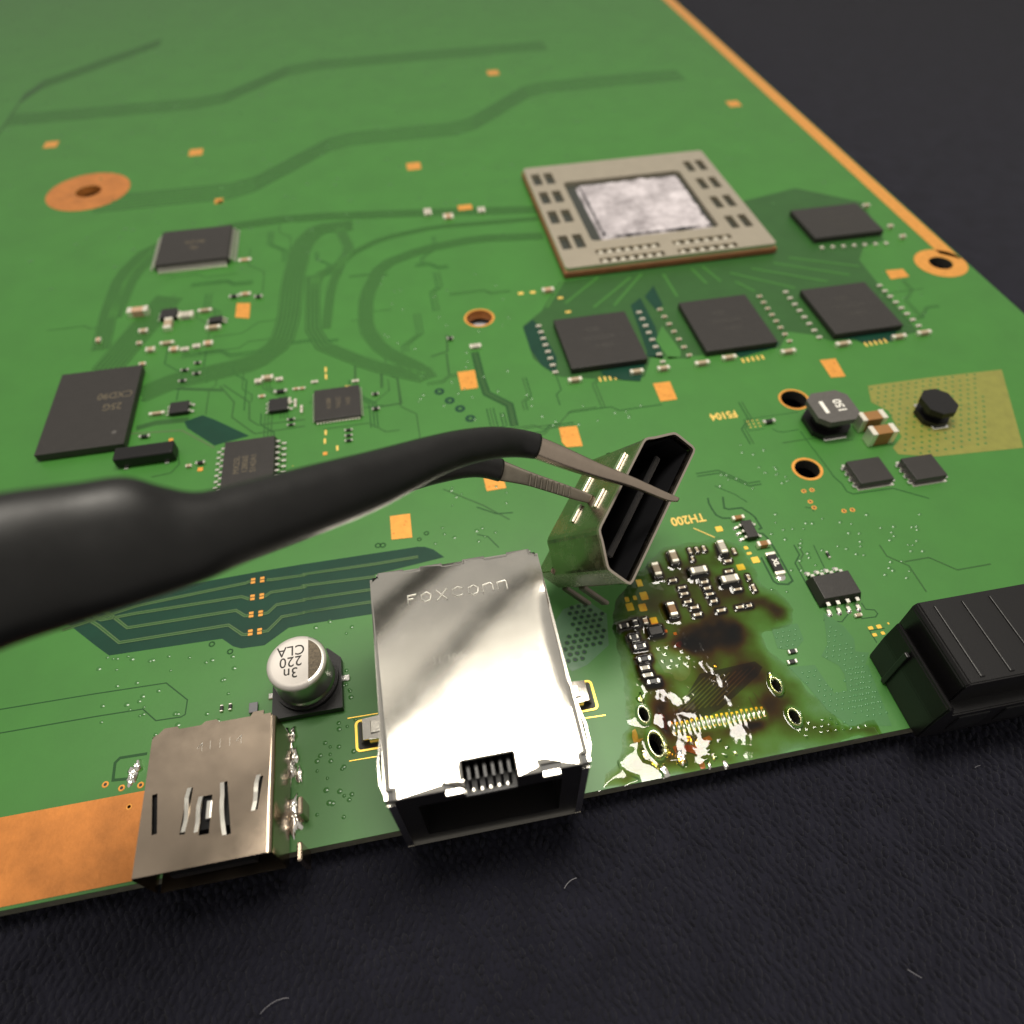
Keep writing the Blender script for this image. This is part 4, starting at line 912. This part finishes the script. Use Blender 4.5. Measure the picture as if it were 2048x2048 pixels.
for i, (a, b) in enumerate((((870,1130),(790,1540)), ((975,1210),(920,1540)), ((1170,1080),(1205,1560)), ((1505,1010),(1445,1340)))):
    A = Vector(Q(*a)); B = Vector(Q(*b)); m_ = MB(); n = 8; v = []
    for k in range(n+1):
        t = k/n; p = A.lerp(B, t); bow = (.055, .02, -.05, .03)[i]*max(0, math.sin((t-.25)*3.2))
        z = PH+.001+.022*math.sin(math.pi*min(1, t*1.4))
        v += [(p.x-.018+bow*.4, p.y, z), (p.x+.018+bow*.4, p.y, z), (p.x+.018+bow*.4, p.y, z-.03), (p.x-.018+bow*.4, p.y, z-.03)]
    f = [(4*k+j, 4*k+(j+1) % 4, 4*k+4+(j+1) % 4, 4*k+4+j)[::-1] for k in range(n) for j in range(4)]
    m_.add(v, f).build('spring_tab', 'lead', port)
p = Vector(Q(1050, 1330)); link('spring_bump', bevbox('spring_bump', .05, .16, .03, .012, 2), 'lead', port, (p.x, p.y, PH-.02))
p = Q(1150, 725); text('stamped_code', '41114', .14, 'lead', port, (p[0], p[1], PH+.0006), math.radians(1), ext=.0006, sx=1.1, spacing=1.15, bold=-.006)
# solder and legs along the right side of the port
for k, (x, y, r) in enumerate((('D1',1790,640),('D1',1830,760),('D1',1820,960),('D1',1890,1020),('D1',1740,1300),('D1',1830,1340))):
    pass
for k, (x, y, rx, h_) in enumerate(((1780,650,.05,.09),(1830,640,.045,.07),(1800,740,.06,.05),(1840,850,.06,.05),(1815,960,.06,.07),(1890,1020,.05,.05),(1780,1060,.05,.04),(1830,1320,.08,.07),(1850,1420,.09,.07))):
    p = up('D1', x, y); lump('solder_joint', port, p.x, p.y, rx*.9, h_*1.5, 1.9)
for y_ in (-.05, -.45):
    link('leg', bevbox('leg', .05, .16, .34, .012, 1), 'shell', port, (pw+.16, y_-.12, -.08))
for q_ in ((400,940,.05,.10),(350,1010,.06,.06),(330,1060,.04,.04)):
    p = up('D1', q_[0], q_[1]); lump('solder_joint', port, p.x, p.y, q_[2], q_[3], 1.5)

# --- black connector cut by the right edge
con = empty('black_connector', (4.35, 2.81, 0), 'large black plastic connector at the right edge with a ridge and a raised rear block', 'connector')
K = MB()
def prism(name, P, y0, y1, m='plastic', par=con):        # outline in x-z, drawn along y
    bm = bmesh.new(); v0 = [bm.verts.new((x, y0, z)) for x, z in P]; v1 = [bm.verts.new((x, y1, z)) for x, z in P]; n = len(P)
    bm.faces.new(v0); bm.faces.new(v1[::-1])
    for i in range(n): bm.faces.new((v0[i], v1[i], v1[(i+1) % n], v0[(i+1) % n])[::-1])
    bmesh.ops.recalc_face_normals(bm, faces=list(bm.faces)); bmesh.ops.bevel(bm, geom=list(bm.edges), offset=.014, segments=2, affect='EDGES')
    return link(name, bmesh_to(name, bm), m, par)
prism('lower_block', [(0,.0),(0,.40),(.03,.66),(.05,.69),(.10,.64),(.16,.50),(1.5,.50),(1.5,0)], -.92, .02)
prism('rear_block', [(.17,.0),(.17,.84),(.205,.89),(1.5,.89),(1.5,0)], -.80, .10)
for y_ in (-.1, -.6): link('leg', bevbox('leg', .06, .06, .38, .01, 1), 'lead', con, (.3, y_, -.33))
for k in range(3): link('rib', bevbox('rib', .05, .78, .03, .008, 2), 'plastic', con, (.36+.30*k, -.36, .875))
for k in range(2): link('front_slot', bevbox('front_slot', .34, .06, .30, .02, 2), 'black', con, (.42+.5*k, -.905, .12))
link('wall_rib', bevbox('wall_rib', .04, .06, .60, .01, 2), 'plastic', con, (-.01, -.30, .02))

# --- processor ------------------------------------------------------
AX0, AX1, AY0, AY1 = 2.80, 6.75, 10.62, 14.55
apu = empty('processor', ((AX0+AX1)/2, (AY0+AY1)/2, 0), 'large square processor with a slotted metal frame and grey thermal paste on its die', 'processor')
aw, ad = (AX1-AX0)/2, (AY1-AY0)/2; acx, acy = (AX0+AX1)/2, (AY0+AY1)/2
MB().box(-aw, aw, -ad, ad, .03, .115).build('substrate', 'organic', apu)
def A_(x, y): p = up('F5', x, y, .19); return p.x-acx, p.y-acy
def arect(x0, y0, x1, y1, r=.03):
    a = A_((x0+x1)/2, y1); b = A_((x0+x1)/2, y0); l = A_(x0, (y0+y1)/2); rr = A_(x1, (y0+y1)/2)
    return l[0], rr[0], a[1], b[1]
hl = []
wx0, wx1, wy0 = A_(480,335)[0], A_(1475,225)[0], A_(480,330)[1]; wy1 = ad-(wy0+ad)
hl.append(rrect(wx0, wx1, wy0, wy1, .10))
x1_, x2_ = A_(265,330)[0], A_(365,300)[0]
for yc, dy in ((A_(265,340)[1], .24), (A_(180,145)[1], .24), (A_(180,145)[1]+.78, .24), (A_(180,145)[1]+1.56, .24), (A_(180,145)[1]+2.34, .24)):
    for xc in (x1_, x2_) if yc+dy < ad-.2 else (): hl.append(rrect(xc-.09, xc+.09, yc-dy, yc+dy, .02, 2))
for k in range(4):
    xc = aw-.20 if k % 2 == 0 else aw-.46
for yc in (A_(1600,175)[1], A_(1600,175)[1]+.78, A_(1600,175)[1]+1.56, A_(1600,175)[1]+2.34):
    for xc in (aw-.52, aw-.26) if yc+.23 < ad-.2 else (): hl.append(rrect(xc-.08, xc+.08, yc-.23, yc+.23, .02, 2))
for ya in (A_(740,385)[1], A_(740,455)[1]):
    hl.append(rrect(A_(500,400)[0], A_(985,330)[0], ya-.07, ya+.07, .02, 2)); hl.append(rrect(A_(1095,330)[0], A_(1560,300)[0], ya-.07, ya+.07, .02, 2))
link('stiffener', plate('stiffener', rrect(-aw+.02, aw-.02, -ad+.02, ad-.02, .07), hl, .1155, .20), 'frame', apu)
MB().box(wx0-.02, wx1+.02, wy0-.02, wy1+.02, .1152, .120).build('substrate_top', 'subdark', apu)
for h in hl[1:]:
    xs = [q[0] for q in h]; ys_ = [q[1] for q in h]; x0, x1, y0, y1 = min(xs), max(xs), min(ys_), max(ys_)
    MB().box(x0, x1, y0, y1, .1152, .119).build('slot_floor', 'subdark', apu)
    for k in range(int((x1-x0)/.17) if x1-x0 > .4 else 0):
        x = x0+.1+(x1-x0-.2)*k/(int((x1-x0)/.17)-1); MB().box(x-.04, x+.04, y0+.02, y1-.02, .119, .175).build('slot_capacitor', 'term', apu)
dx0, dx1, dy0, dy1 = wx0+.28, wx1-.12, wy0+.10, wy1-.2
MB().box(dx0, dx1, dy0, dy1, .1205, .19).build('die', 'die', apu)
nx_, ny_ = 70, 64; v = []; f = []
for j in range(ny_):
    for i in range(nx_):
        x = dx0-.05+(dx1-dx0+.1)*i/(nx_-1); y = dy0-.06+(dy1-dy0+.1)*j/(ny_-1)
        e = min(x-dx0, dx1-x, y-dy0, dy1-y); n1 = mnoise.noise(Vector((x*2.2, y*2.2, 3))); n2 = mnoise.noise(Vector((x*7, y*7, 8)))
        z = .20+.035*n1+.018*n2+.02
        z = z if e > .05 else z-(.05-e)*1.1+.02*n2
        v.append((x, y, max(.121, z)))
f = [(j*nx_+i, j*nx_+i+1, (j+1)*nx_+i+1, (j+1)*nx_+i) for j in range(ny_-1) for i in range(nx_-1)]
link('thermal_paste', mesh('thermal_paste', v, f, True), 'paste', apu)
p = A_(618, 305); m_ = MB().dome(0, 0, 0, .06, .05, 12); link('paste_blob', mesh('paste_blob', m_.v, m_.f, True), 'pale', apu, (p[0], p[1], .121))

# ================================================================== THE ROW OF SOCKET PADS, SOLDER RINGS
a = up('E6', -130, 660); b = up('E6', 1610, 340)
n = 19
for i in range(n):
    p = a.lerp(b, i/(n-1)); 
    q = MB(); L = .095+random.uniform(-.012,.02)
    q.box(p.x-.013, p.x+.013, p.y-L/2, p.y+L/2+.02, 0, .006)
    o = q.build('socket_pad', 'gold', board)
    v = []; m_ = MB(); hh = random.uniform(.030,.044); ww = random.uniform(.0150,.0185); yl = L*.5
    for k in range(5):
        t = k/4; y = p.y-yl*1.0+2.0*yl*t; s = math.sin(math.pi*min(max(t,.08),.92))
        m = [( -ww*s, .006), (-ww*.6*s, .006+hh*s*.8), (0, .006+hh*s), (ww*.6*s, .006+hh*s*.8), (ww*s, .006)]
        v += [(p.x+x_, y, z_) for x_, z_ in m]
    m_.add(v, [(5*k+j, 5*k+j+1, 5*k+6+j, 5*k+5+j) for k in range(4) for j in range(4)])
    m_.build('solder_bead', 'lead', o, True)
for (x, y, rx, ry), big in zip(slots, (1, 1.1, 1, 1)):
    g = MB().ring(x, y, 0, rx, rx*1.42, .022*big, 20, ry/rx).build('solder_ring', 'solder', board, True)
    nn = 20; v = [(x+rx*.99*math.cos(6.2832*i/nn), y+ry*.99*math.sin(6.2832*i/nn), z) for z in (-.15, 0) for i in range(nn)]
    link('hole_wall', mesh('hole_wall', v, [(i,nn+i,nn+(i+1)%nn,(i+1)%nn) for i in range(nn)], True), 'ink', board)
# bare field, slanting traces in front of the pads
mpoly('bare_field', [('E4',380,1330),('E4',1440,1090),('E4',1590,1200),('E4',1520,1340),('E4',800,2000),('E6',500,440),('E6',0,540),('E5',1500,300)], 'mask_dark', Z1)
for k in range(9):
    t = k/8
    trace([('E4', 480+960*t, 1400-190*t), ('E4', -250+960*t, 2130-190*t)], .012, 'mask_trace', Z2)
for s_ in (0, 1): pass
for P in ([('E4',1330,1800),('E6',1340,50),('E6',1450,260)], [('E4',1420,1680),('E4',1480,1760),('E6',1500,60),('E6',1630,250)]): trace(P, .014, 'mask_trace', Z2)
# lumps of solder left where the socket's legs were torn off
for t, x, y, r, h_ in (('E5',780,80,.05,.03),('E5',1250,960,.04,.04),('E5',1300,1100,.05,.03),('E5',1230,1460,.06,.035),('E5',1560,1190,.07,.04),('E5',860,1130,.05,.03),('E5',1050,1330,.05,.03),('E6',650,1200,.03,.025),('E6',1070,1120,.03,.025),('E6',870,1350,.035,.03),('E6',560,1340,.035,.03),('E6',330,930,.05,.03),('E6',180,850,.05,.025),('E4',1740,1370,.04,.04),('E4',680,1180,.03,.02)):
    p = up(t, x, y); lump('solder_lump', board, p.x, p.y, r, h_)
for t, P, m in (('E5',[(1400,1010),(1520,960),(1640,1010),(1760,970),(1900,1010),(1932,1080),(1860,1090),(1890,1180),(1780,1130),(1640,1090),(1560,1140),(1450,1130)],'burnt'),('E6',[(0,1020),(150,960),(250,1010),(420,1020),(470,1060),(380,1090),(430,1200),(330,1130),(200,1080),(60,1090)],'burnt'),
        ('E6',[(420,1240),(470,1330),(490,1420),(400,1440),(360,1330)],'burnt'),('E6',[(420,850),(560,790),(620,860),(560,960),(480,1010),(400,930)],'amber'),('E5',[(620,700),(680,660),(720,760),(740,860),(840,840),(760,920),(650,930),(620,830)],'amber'),
        ('E5',[(1120,340),(1240,400),(1290,560),(1300,700),(1220,640),(1150,480)],'burnt'),('E3',[(1470,740),(1560,700),(1600,760),(1540,830),(1450,800)],'burnt')):
    poly('burnt_residue', t, P, m, .010)
mpoly('sheen_patch', [('E3',960,790),('E3',1100,730),('E3',1420,700),('E3',1640,850),('E3',1740,1000),('E3',1760,1200),('E3',1740,1340),('E3',1660,1440),('E3',1560,1480),('E3',1440,1430),('E3',1400,1330),('E3',1250,1310),('E3',1100,1060),('E3',960,960)], 'mask_pale', Z1)  # paler green painted in for the ceiling reflected by the flat gel

# the gel itself: a height field
FX0, FX1, FY0, FY1, ST = 1.02, 4.05, 1.90, 5.35, .0125
FP = [tuple(up(*q)[:2]) for q in (('S',1187,1612),('E5',60,1500),('E5',330,1060),('E5',600,700),('E5',560,200),('E3',520,1500),('E3',380,1050),('E3',240,600),('E3',240,330),('E1',-60,1560),('E1',120,1260),('E1',480,900),('E1',830,520),('E1',1250,440),('E2',330,760),
      ('E2',760,900),('E2',1000,1300),('E2',1180,1620),('E2',1500,1700),('E2',1560,1850),('C4',720,960),('C4',640,1120),('C4',380,1180),('C4',430,1300),('D4',680,60),('D4',860,260),('D4',990,420),('D4',1200,520),('D4',1480,500),('D4',1590,570))]
FP += [(4.0, YF+.004), (1.0, YF+.004)]
gx = np.arange(FX0, FX1, ST); gy = np.arange(FY0, FY1, ST); X, Y = np.meshgrid(gx, gy)
A = np.array(FP); B = np.roll(A, -1, axis=0)
dist = np.full(X.shape, 9.0); ins = np.zeros(X.shape, bool)
for (x1, y1), (x2, y2) in zip(A, B):
    dx, dy = x2-x1, y2-y1; L2 = dx*dx+dy*dy+1e-12
    t = np.clip(((X-x1)*dx+(Y-y1)*dy)/L2, 0, 1); dist = np.minimum(dist, np.hypot(X-x1-t*dx, Y-y1-t*dy))
    cond = ((y1 > Y) != (y2 > Y)) & (X < (x2-x1)*(Y-y1)/(y2-y1+1e-12)+x1); ins ^= cond
sd = np.where(ins, dist, -dist)
rng = np.random.RandomState(3)
def nz(sc_, seed):
    r = np.random.RandomState(seed); Z = np.zeros(X.shape)
    for k in range(14):
        a = r.uniform(0, 6.28); q = sc_*r.uniform(.6, 1.6); Z += np.sin(q*(X*math.cos(a)+Y*math.sin(a))+r.uniform(0, 6.28))
    return Z/14
sd = sd+.10*nz(9, 1)+.05*nz(26, 2)
calm = up('E5', 800, 1480); calm = 1-.72*np.exp(-((X-calm.x-.15)/.55)**2-((Y-calm.y-.1)/.40)**2)
Z = .022*np.clip(sd/.14, -1, 1)+calm*(.012*nz(8, 4)+.0055*nz(22, 5)+.0012*nz(70, 9))+.0006*nz(60, 12)
for (mx, my, hx, hy) in MENISCUS:
    d = np.hypot(np.maximum(np.abs(X-mx)-hx, 0), np.maximum(np.abs(Y-my)-hy, 0)); big = hx+hy > .07
    Z = np.maximum(Z, Z*0+np.where(sd > 0, Z+(.040 if big else .016)*np.exp(-d/(.035 if big else .016)), Z))
for vx, vy, r in VIAS:
    if FX0 < vx < FX1 and FY0 < vy < FY1: Z += .010*np.exp(-((X-vx)**2+(Y-vy)**2)/(r*1.0)**2)
for (sx_, sy_, rx, ry) in slots:
    e = np.hypot((X-sx_)/rx, (Y-sy_)/ry); Z += .030*np.exp(-((e-1.25)/.35)**2)-.10*np.exp(-(e/.75)**4)
px_, py_ = (a.x+b.x)/2, (a.y+b.y)/2
for i in range(n):
    p = a.lerp(b, i/(n-1)); Z += .012*np.exp(-((X-p.x)/.015)**2-((Y-p.y)/.05)**2)
c0 = up('E5', 1150, 1000); rr = np.hypot((X-c0.x)/.5, (Y-c0.y)/.42)
Z += np.exp(-rr**2)*(.022*nz(16, 6)+.007*nz(40, 7))
burn = .26+.10*np.clip((3.6-Y)/.8, 0, 1)+.14*nz(5, 8)
for t, x, y, rx, ry, v_ in (('E4',330,700,.26,.18,.55),('E4',700,640,.32,.14,.20),('E4',1150,520,.35,.10,.20),('E4',1850,180,.15,.26,.45),('E4',1500,330,.25,.12,.12),('E4',1200,900,.5,.3,.14),('E5',1150,480,.12,.18,.40),('E5',1650,1250,.20,.14,.62),('E5',700,750,.10,.16,.30),('E6',1300,620,.16,.06,.55),
    ('E5',330,1620,.28,.10,.72),('D4',1330,590,.22,.09,.60),('E1',1000,1200,.45,.5,.05),('E1',1600,1500,.5,.5,.08),('E2',700,1600,.35,.4,.08),('E4',1500,1450,.3,.4,.14),('E6',900,1250,.6,.08,.22),('E5',350,500,.2,.4,.16)):
    p = up(t, x, y); burn += v_*np.exp(-((X+.16*nz(11, 22)+.05*nz(34, 23)-p.x)/rx)**2-((Y+.16*nz(11, 24)+.05*nz(34, 25)-p.y)/ry)**2)
pp = up('E3', 1400, 1100); burn -= .25*np.exp(-((X-pp.x)/.25)**2-((Y-pp.y)/.25)**2)
burn *= (1+.9*nz(14, 21))*np.clip(sd/.34, 0, 1)**.9
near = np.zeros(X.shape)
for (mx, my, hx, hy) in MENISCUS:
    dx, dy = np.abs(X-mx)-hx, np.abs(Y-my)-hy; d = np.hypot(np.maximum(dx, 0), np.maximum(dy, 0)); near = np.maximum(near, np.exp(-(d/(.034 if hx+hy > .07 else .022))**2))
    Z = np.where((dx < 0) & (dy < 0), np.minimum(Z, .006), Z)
burn += .75*near*np.clip(sd/.1, 0, 1)  # burnt flux round the parts, with their shade painted into the same tint
for (sx_, sy_, rx, ry) in slots: burn *= 1-.8*np.exp(-((np.hypot((X-sx_)/rx, (Y-sy_)/ry)-1.2)/.5)**2)
for i in range(n):
    p = a.lerp(b, i/(n-1)); burn *= 1-.8*np.exp(-((X-p.x)/.03)**2-((Y-p.y)/.07)**2)
# the still pool at the board's corner
PP = np.array(up2('E5', [(400,1230),(480,1130),(620,1080),(700,960),(760,1150),(860,1290),(1000,1330),(1150,1420),(1280,1560),(1180,1720),(700,1830),(380,1850),(420,1790),(740,1690),(740,1620),(560,1540),(380,1420),(330,1280)]))
ins = np.zeros(X.shape, bool); dist = np.full(X.shape, 9.0)
for (x1, y1), (x2, y2) in zip(PP, np.roll(PP, -1, axis=0)):
    dx, dy = x2-x1, y2-y1; t = np.clip(((X-x1)*dx+(Y-y1)*dy)/(dx*dx+dy*dy+1e-12), 0, 1); dist = np.minimum(dist, np.hypot(X-x1-t*dx, Y-y1-t*dy))
    ins ^= ((y1 > Y) != (y2 > Y)) & (X < (x2-x1)*(Y-y1)/(y2-y1+1e-12)+x1)
k_ = np.clip(np.where(ins, dist, -dist)/.03+.3, 0, 1); k_ = k_*k_*(3-2*k_)
Z = Z*(1-k_)+(.026+.0012*nz(9, 11))*k_
keep = (Z > -.004) & (Y > YF-.001)
idx = -np.ones(X.shape, int); idx[keep] = np.arange(keep.sum())
V = np.stack([X[keep], Y[keep], Z[keep]], 1)
q = np.stack([idx[:-1,:-1], idx[:-1,1:], idx[1:,1:], idx[1:,:-1]], -1).reshape(-1, 4); q = q[(q >= 0).all(1)]
me = mesh('flux_gel', V.tolist(), q.tolist(), True)
at = me.attributes.new('burn', 'FLOAT', 'POINT'); at.data.foreach_set('value', np.clip(burn[keep], 0, 1).astype(np.float32))
fx = link('flux_gel', me, 'flux'); tag(fx, 'wet amber and brown flux gel spread over the front right corner of the board', 'flux')

# ================================================================== THE SOCKET HELD UP IN THE TWEEZERS
def camv(r, d, f): return (RGT*r - UPV*d + FWD*f)
SC = dep('S', 1285, 997, 6.75)
wv = camv(-.40, .13, .905).normalized(); uv = camv(.50, -.889, (.40*.50+.13*.889)/.905).normalized(); vv = wv.cross(uv).normalized()
if vv.dot(RGT) < 0: vv = -vv
sock = empty('video_socket', SC, 'worn metal video socket lifted off the board, gripped in the tweezers', 'connector')
def sp_(u, v, w_): return tuple(uv*(u*1.09)+vv*v+wv*w_)
PROF = [(.745,.285),(.745,.0),(.70,-.05),(.56,-.19),(.50,-.27),(-.50,-.27),(-.56,-.19),(-.70,-.05),(-.745,.0),(-.745,.285)]
def rounded(P, k=.045):
    Q_ = []; n = len(P)
    for i in range(n):
        a, b_, c = Vector(P[i-1]), Vector(P[i]), Vector(P[(i+1) % n])
        l1 = min(k, (b_-a).length*.4); l2 = min(k, (c-b_).length*.4); p0 = b_+(a-b_).normalized()*l1; p2 = b_+(c-b_).normalized()*l2
        Q_ += [tuple(p0), tuple((p0+b_*2+p2)/4), tuple(p2)]
    return Q_
PROF = rounded(PROF)
def offs(P, d): 
    n = len(P); R = []
    for i in range(n):
        a, b_, c = Vector(P[i-1]), Vector(P[i]), Vector(P[(i+1) % n]); n1 = (b_-a).normalized(); n2 = (c-b_).normalized()
        m = Vector((-(n1.y+n2.y), n1.x+n2.x)); m = m.normalized()/max(.5, m.normalized().dot(Vector((-n1.y, n1.x)))); R.append(tuple(b_+m*d))
    return R
IN = offs(PROF, .016); OUTL = offs(PROF, -.007)
if max(p[0] for p in IN) > .745: IN, OUTL = offs(PROF, -.016), offs(PROF, .007)
def tube(name, rings, m, close=False, par=sock):
    v = []; n = len(rings[0][0])
    for P, w_ in rings: v += [sp_(x, y, w_) for x, y in P]
    f = [(k*n+i, k*n+(i+1)%n, (k+1)*n+(i+1)%n, (k+1)*n+i) for k in range(len(rings)-1) for i in range(n)]
    if close: f.append(tuple(range((len(rings)-1)*n, len(rings)*n)))
    bm = bmesh.new(); bv = [bm.verts.new(p) for p in v]
    for q_ in f: bm.faces.new([bv[i] for i in q_])
    bmesh.ops.recalc_face_normals(bm, faces=list(bm.faces))
    return link(name, bmesh_to(name, bm), m, par)
tube('shell', [(PROF,.02),(PROF,1.08),(IN,1.08),(IN,.03),(PROF,.02)], 'shell2')
tube('rim', [(IN,.03),(IN,-.012),(OUTL,-.012),(OUTL,.03)], 'rim')
tube('inner_housing', [(offs(PROF,.036) if max(p[0] for p in offs(PROF,.036)) < .745 else offs(PROF,-.036), .06), (offs(PROF,.06) if max(p[0] for p in offs(PROF,.06)) < .745 else offs(PROF,-.06), .75)], 'black', True)
def ubox(name, u0, u1, v0, v1, w0, w1, m):
    P = [sp_(u, v, w_) for w_ in (w0, w1) for u, v in ((u0,v0),(u1,v0),(u1,v1),(u0,v1))]
    bm = bmesh.new(); bv = [bm.verts.new(p) for p in P]
    for q_ in ((0,1,2,3),(7,6,5,4),(0,4,5,1),(1,5,6,2),(2,6,7,3),(3,7,4,0)): bm.faces.new([bv[i] for i in q_])
    bmesh.ops.recalc_face_normals(bm, faces=list(bm.faces)); bmesh.ops.bevel(bm, geom=list(bm.edges), offset=min(.01, min(u1-u0, v1-v0, w1-w0)*.25), segments=2, affect='EDGES')
    return link(name, bmesh_to(name, bm), m, sock)
ubox('tongue', -.56, .56, .03, .10, .22, .72, 'plastic')
for i in range(10):
    u = -.45+.1*i; ubox('contact', u-.02, u+.02, .1005, .112,   .26, .6, 'steeld')
ubox('rear_block', -.74, -.34, -.06, .26, 1.085, 1.42, 'shell2')
ubox('rear_block', -.32, .72, -.10, .24, 1.085, 1.16, 'plastic')
for u in (-.735, .735):
    for w_ in (.86, 1.24):
        ubox('leg', u-.02, u+.02, .27, .62, w_, w_+.13, 'steeld')
ubox('peg', -.60, -.52, .30, .38, .14, .22, 'plastic')
for u, w_ in ((.22,.22),(-.18,.28),(.05,.75),(-.30,.62)):
    ubox('spring_tab', u-.04, u+.16, -.296, -.274, w_, w_+.07, 'lead')
ubox('contact_row', -.62, .40, .285, .300, 1.02, 1.30, 'lead')

# ================================================================== TWEEZERS
tw = empty('tweezers', dep('S', 1070, 900, 6.4), 'bent steel tweezers with black coated handles gripping the lifted socket', 'tweezers')
TO = tw.location
def arm(name, st, m, nseg=20, cap=(1, 1), power=2.6, sub=5):
    # stations: (upper pixel, lower pixel, depth, thickness); splined, then lofted into a closed surface
    S_ = []
    for (ux, uy), (lx, ly), k, th in st: S_.append((dep('S', ux, uy, k), dep('S', lx, ly, k), th))
    R = []
    for i in range(len(S_)-1):
        g = [S_[max(0,i-1)], S_[i], S_[i+1], S_[min(len(S_)-1,i+2)]]
        for s in range(sub):
            t = s/sub
            def cr(a, b_, c, d): return .5*((2*b_)+(c-a)*t+(2*a-5*b_+4*c-d)*t*t+(3*b_-a-3*c+d)*t**3)
            R.append((cr(*[q[0] for q in g]), cr(*[q[1] for q in g]), cr(*[q[2] for q in g])))
    R.append(S_[-1]); v = []
    for i, (U, L, th) in enumerate(R):
        c = (U+L)/2; wdt = (U-L)/2; ax = ((R[min(i+1,len(R)-1)][0]+R[min(i+1,len(R)-1)][1])-(R[max(i-1,0)][0]+R[max(i-1,0)][1])).normalized()
        nn = ax.cross(wdt.normalized()).normalized()*th/2
        for j in range(nseg):
            a = 6.28318*j/nseg; ca, sa = math.cos(a), math.sin(a)
            ca = math.copysign(abs(ca)**(2/power), ca); sa = math.copysign(abs(sa)**(2/power), sa)
            v.append(tuple(c+wdt*ca+nn*sa-TO))
    n = nseg; f = [(k*n+i, k*n+(i+1)%n, (k+1)*n+(i+1)%n, (k+1)*n+i) for k in range(len(R)-1) for i in range(n)]
    f += [tuple(range(n)), tuple(range(len(v)-n, len(v)))]
    bm = bmesh.new(); bv = [bm.verts.new(p) for p in v]
    for q_ in f: bm.faces.new([bv[i] for i in q_])
    bmesh.ops.recalc_face_normals(bm, faces=list(bm.faces)); return link(name, bmesh_to(name, bm, True), m, tw)
arm('arm_tip', [((1066,866),(1058,914),6.30,.20),((1078,872),(1069,918),6.31,.20),((1130,894),(1120,936),6.36,.17),((1199,926),(1192,958),6.42,.13),((1265,953),(1260,976),6.48,.10),((1335,985),(1330,1001),6.54,.05),((1358,995),(1354,1004),6.56,.045)], 'steel', power=2.2)
arm('handle', [((-420,1075),(-380,1520),3.3,0.492),((-200,1025),(-180,1395),3.45,0.476),((0,985),(0,1302),3.65,0.451),((150,965),(150,1250),3.85,0.426),((250,953),(262,1213),3.97,.40),((325,972),(350,1184),4.1,0.377),((395,983),(420,1158),4.22,0.361),((475,966),(500,1122),4.4,0.344),((610,932),(632,1071),4.75,0.328),((742,901),(752,1021),5.15,0.303),
                ((848,874),(858,964),5.5,0.271),((920,859),(922,935),5.75,0.246),((986,853),(982,919),5.98,0.221),((1040,858),(1030,915),6.2,0.205),((1079,867),(1067,918),6.29,0.197)], 'coat', power=2.3)
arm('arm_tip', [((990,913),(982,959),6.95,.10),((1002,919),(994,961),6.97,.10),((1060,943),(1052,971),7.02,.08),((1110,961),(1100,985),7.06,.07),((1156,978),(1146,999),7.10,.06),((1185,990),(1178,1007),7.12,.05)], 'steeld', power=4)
arm('handle', [((-420,1110),(-380,1500),3.9,0.450),((0,1000),(0,1290),4.35,0.405),((300,1010),(310,1190),4.9,0.360),((640,975),(650,1064),5.9,0.306),((800,925),(805,990),6.4,0.252),((900,905),(900,962),6.7,0.225),((960,905),(955,955),6.85,0.198),((1004,917),(995,963),6.96,0.189)], 'coat', power=2.3)
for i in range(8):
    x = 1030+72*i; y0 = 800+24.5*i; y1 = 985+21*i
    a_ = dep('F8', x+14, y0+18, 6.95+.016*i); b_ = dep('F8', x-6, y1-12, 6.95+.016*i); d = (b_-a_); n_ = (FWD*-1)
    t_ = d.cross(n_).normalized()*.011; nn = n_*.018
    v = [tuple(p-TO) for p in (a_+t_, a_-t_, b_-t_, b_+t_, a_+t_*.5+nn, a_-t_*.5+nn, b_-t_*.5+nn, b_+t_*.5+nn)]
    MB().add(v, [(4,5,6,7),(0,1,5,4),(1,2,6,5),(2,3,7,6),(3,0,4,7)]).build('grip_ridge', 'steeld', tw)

# ================================================================== lettering and stamped strokes become plain meshes
bpy.context.view_layer.update(); dg = bpy.context.evaluated_depsgraph_get()
for o in [q for q in C0.objects if q.type in ('FONT', 'CURVE')]:
    me = bpy.data.meshes.new_from_object(o.evaluated_get(dg)); n_ = o.name; par = o.parent; mw = (o.location.copy(), o.rotation_euler.copy(), o.scale.copy()); d_ = o.data
    me.materials.clear(); me.materials.append(d_.materials[0])
    bpy.data.objects.remove(o); k = bpy.data.objects.new(n_, me); C0.objects.link(k); k.parent = par; k.location, k.rotation_euler, k.scale = mw
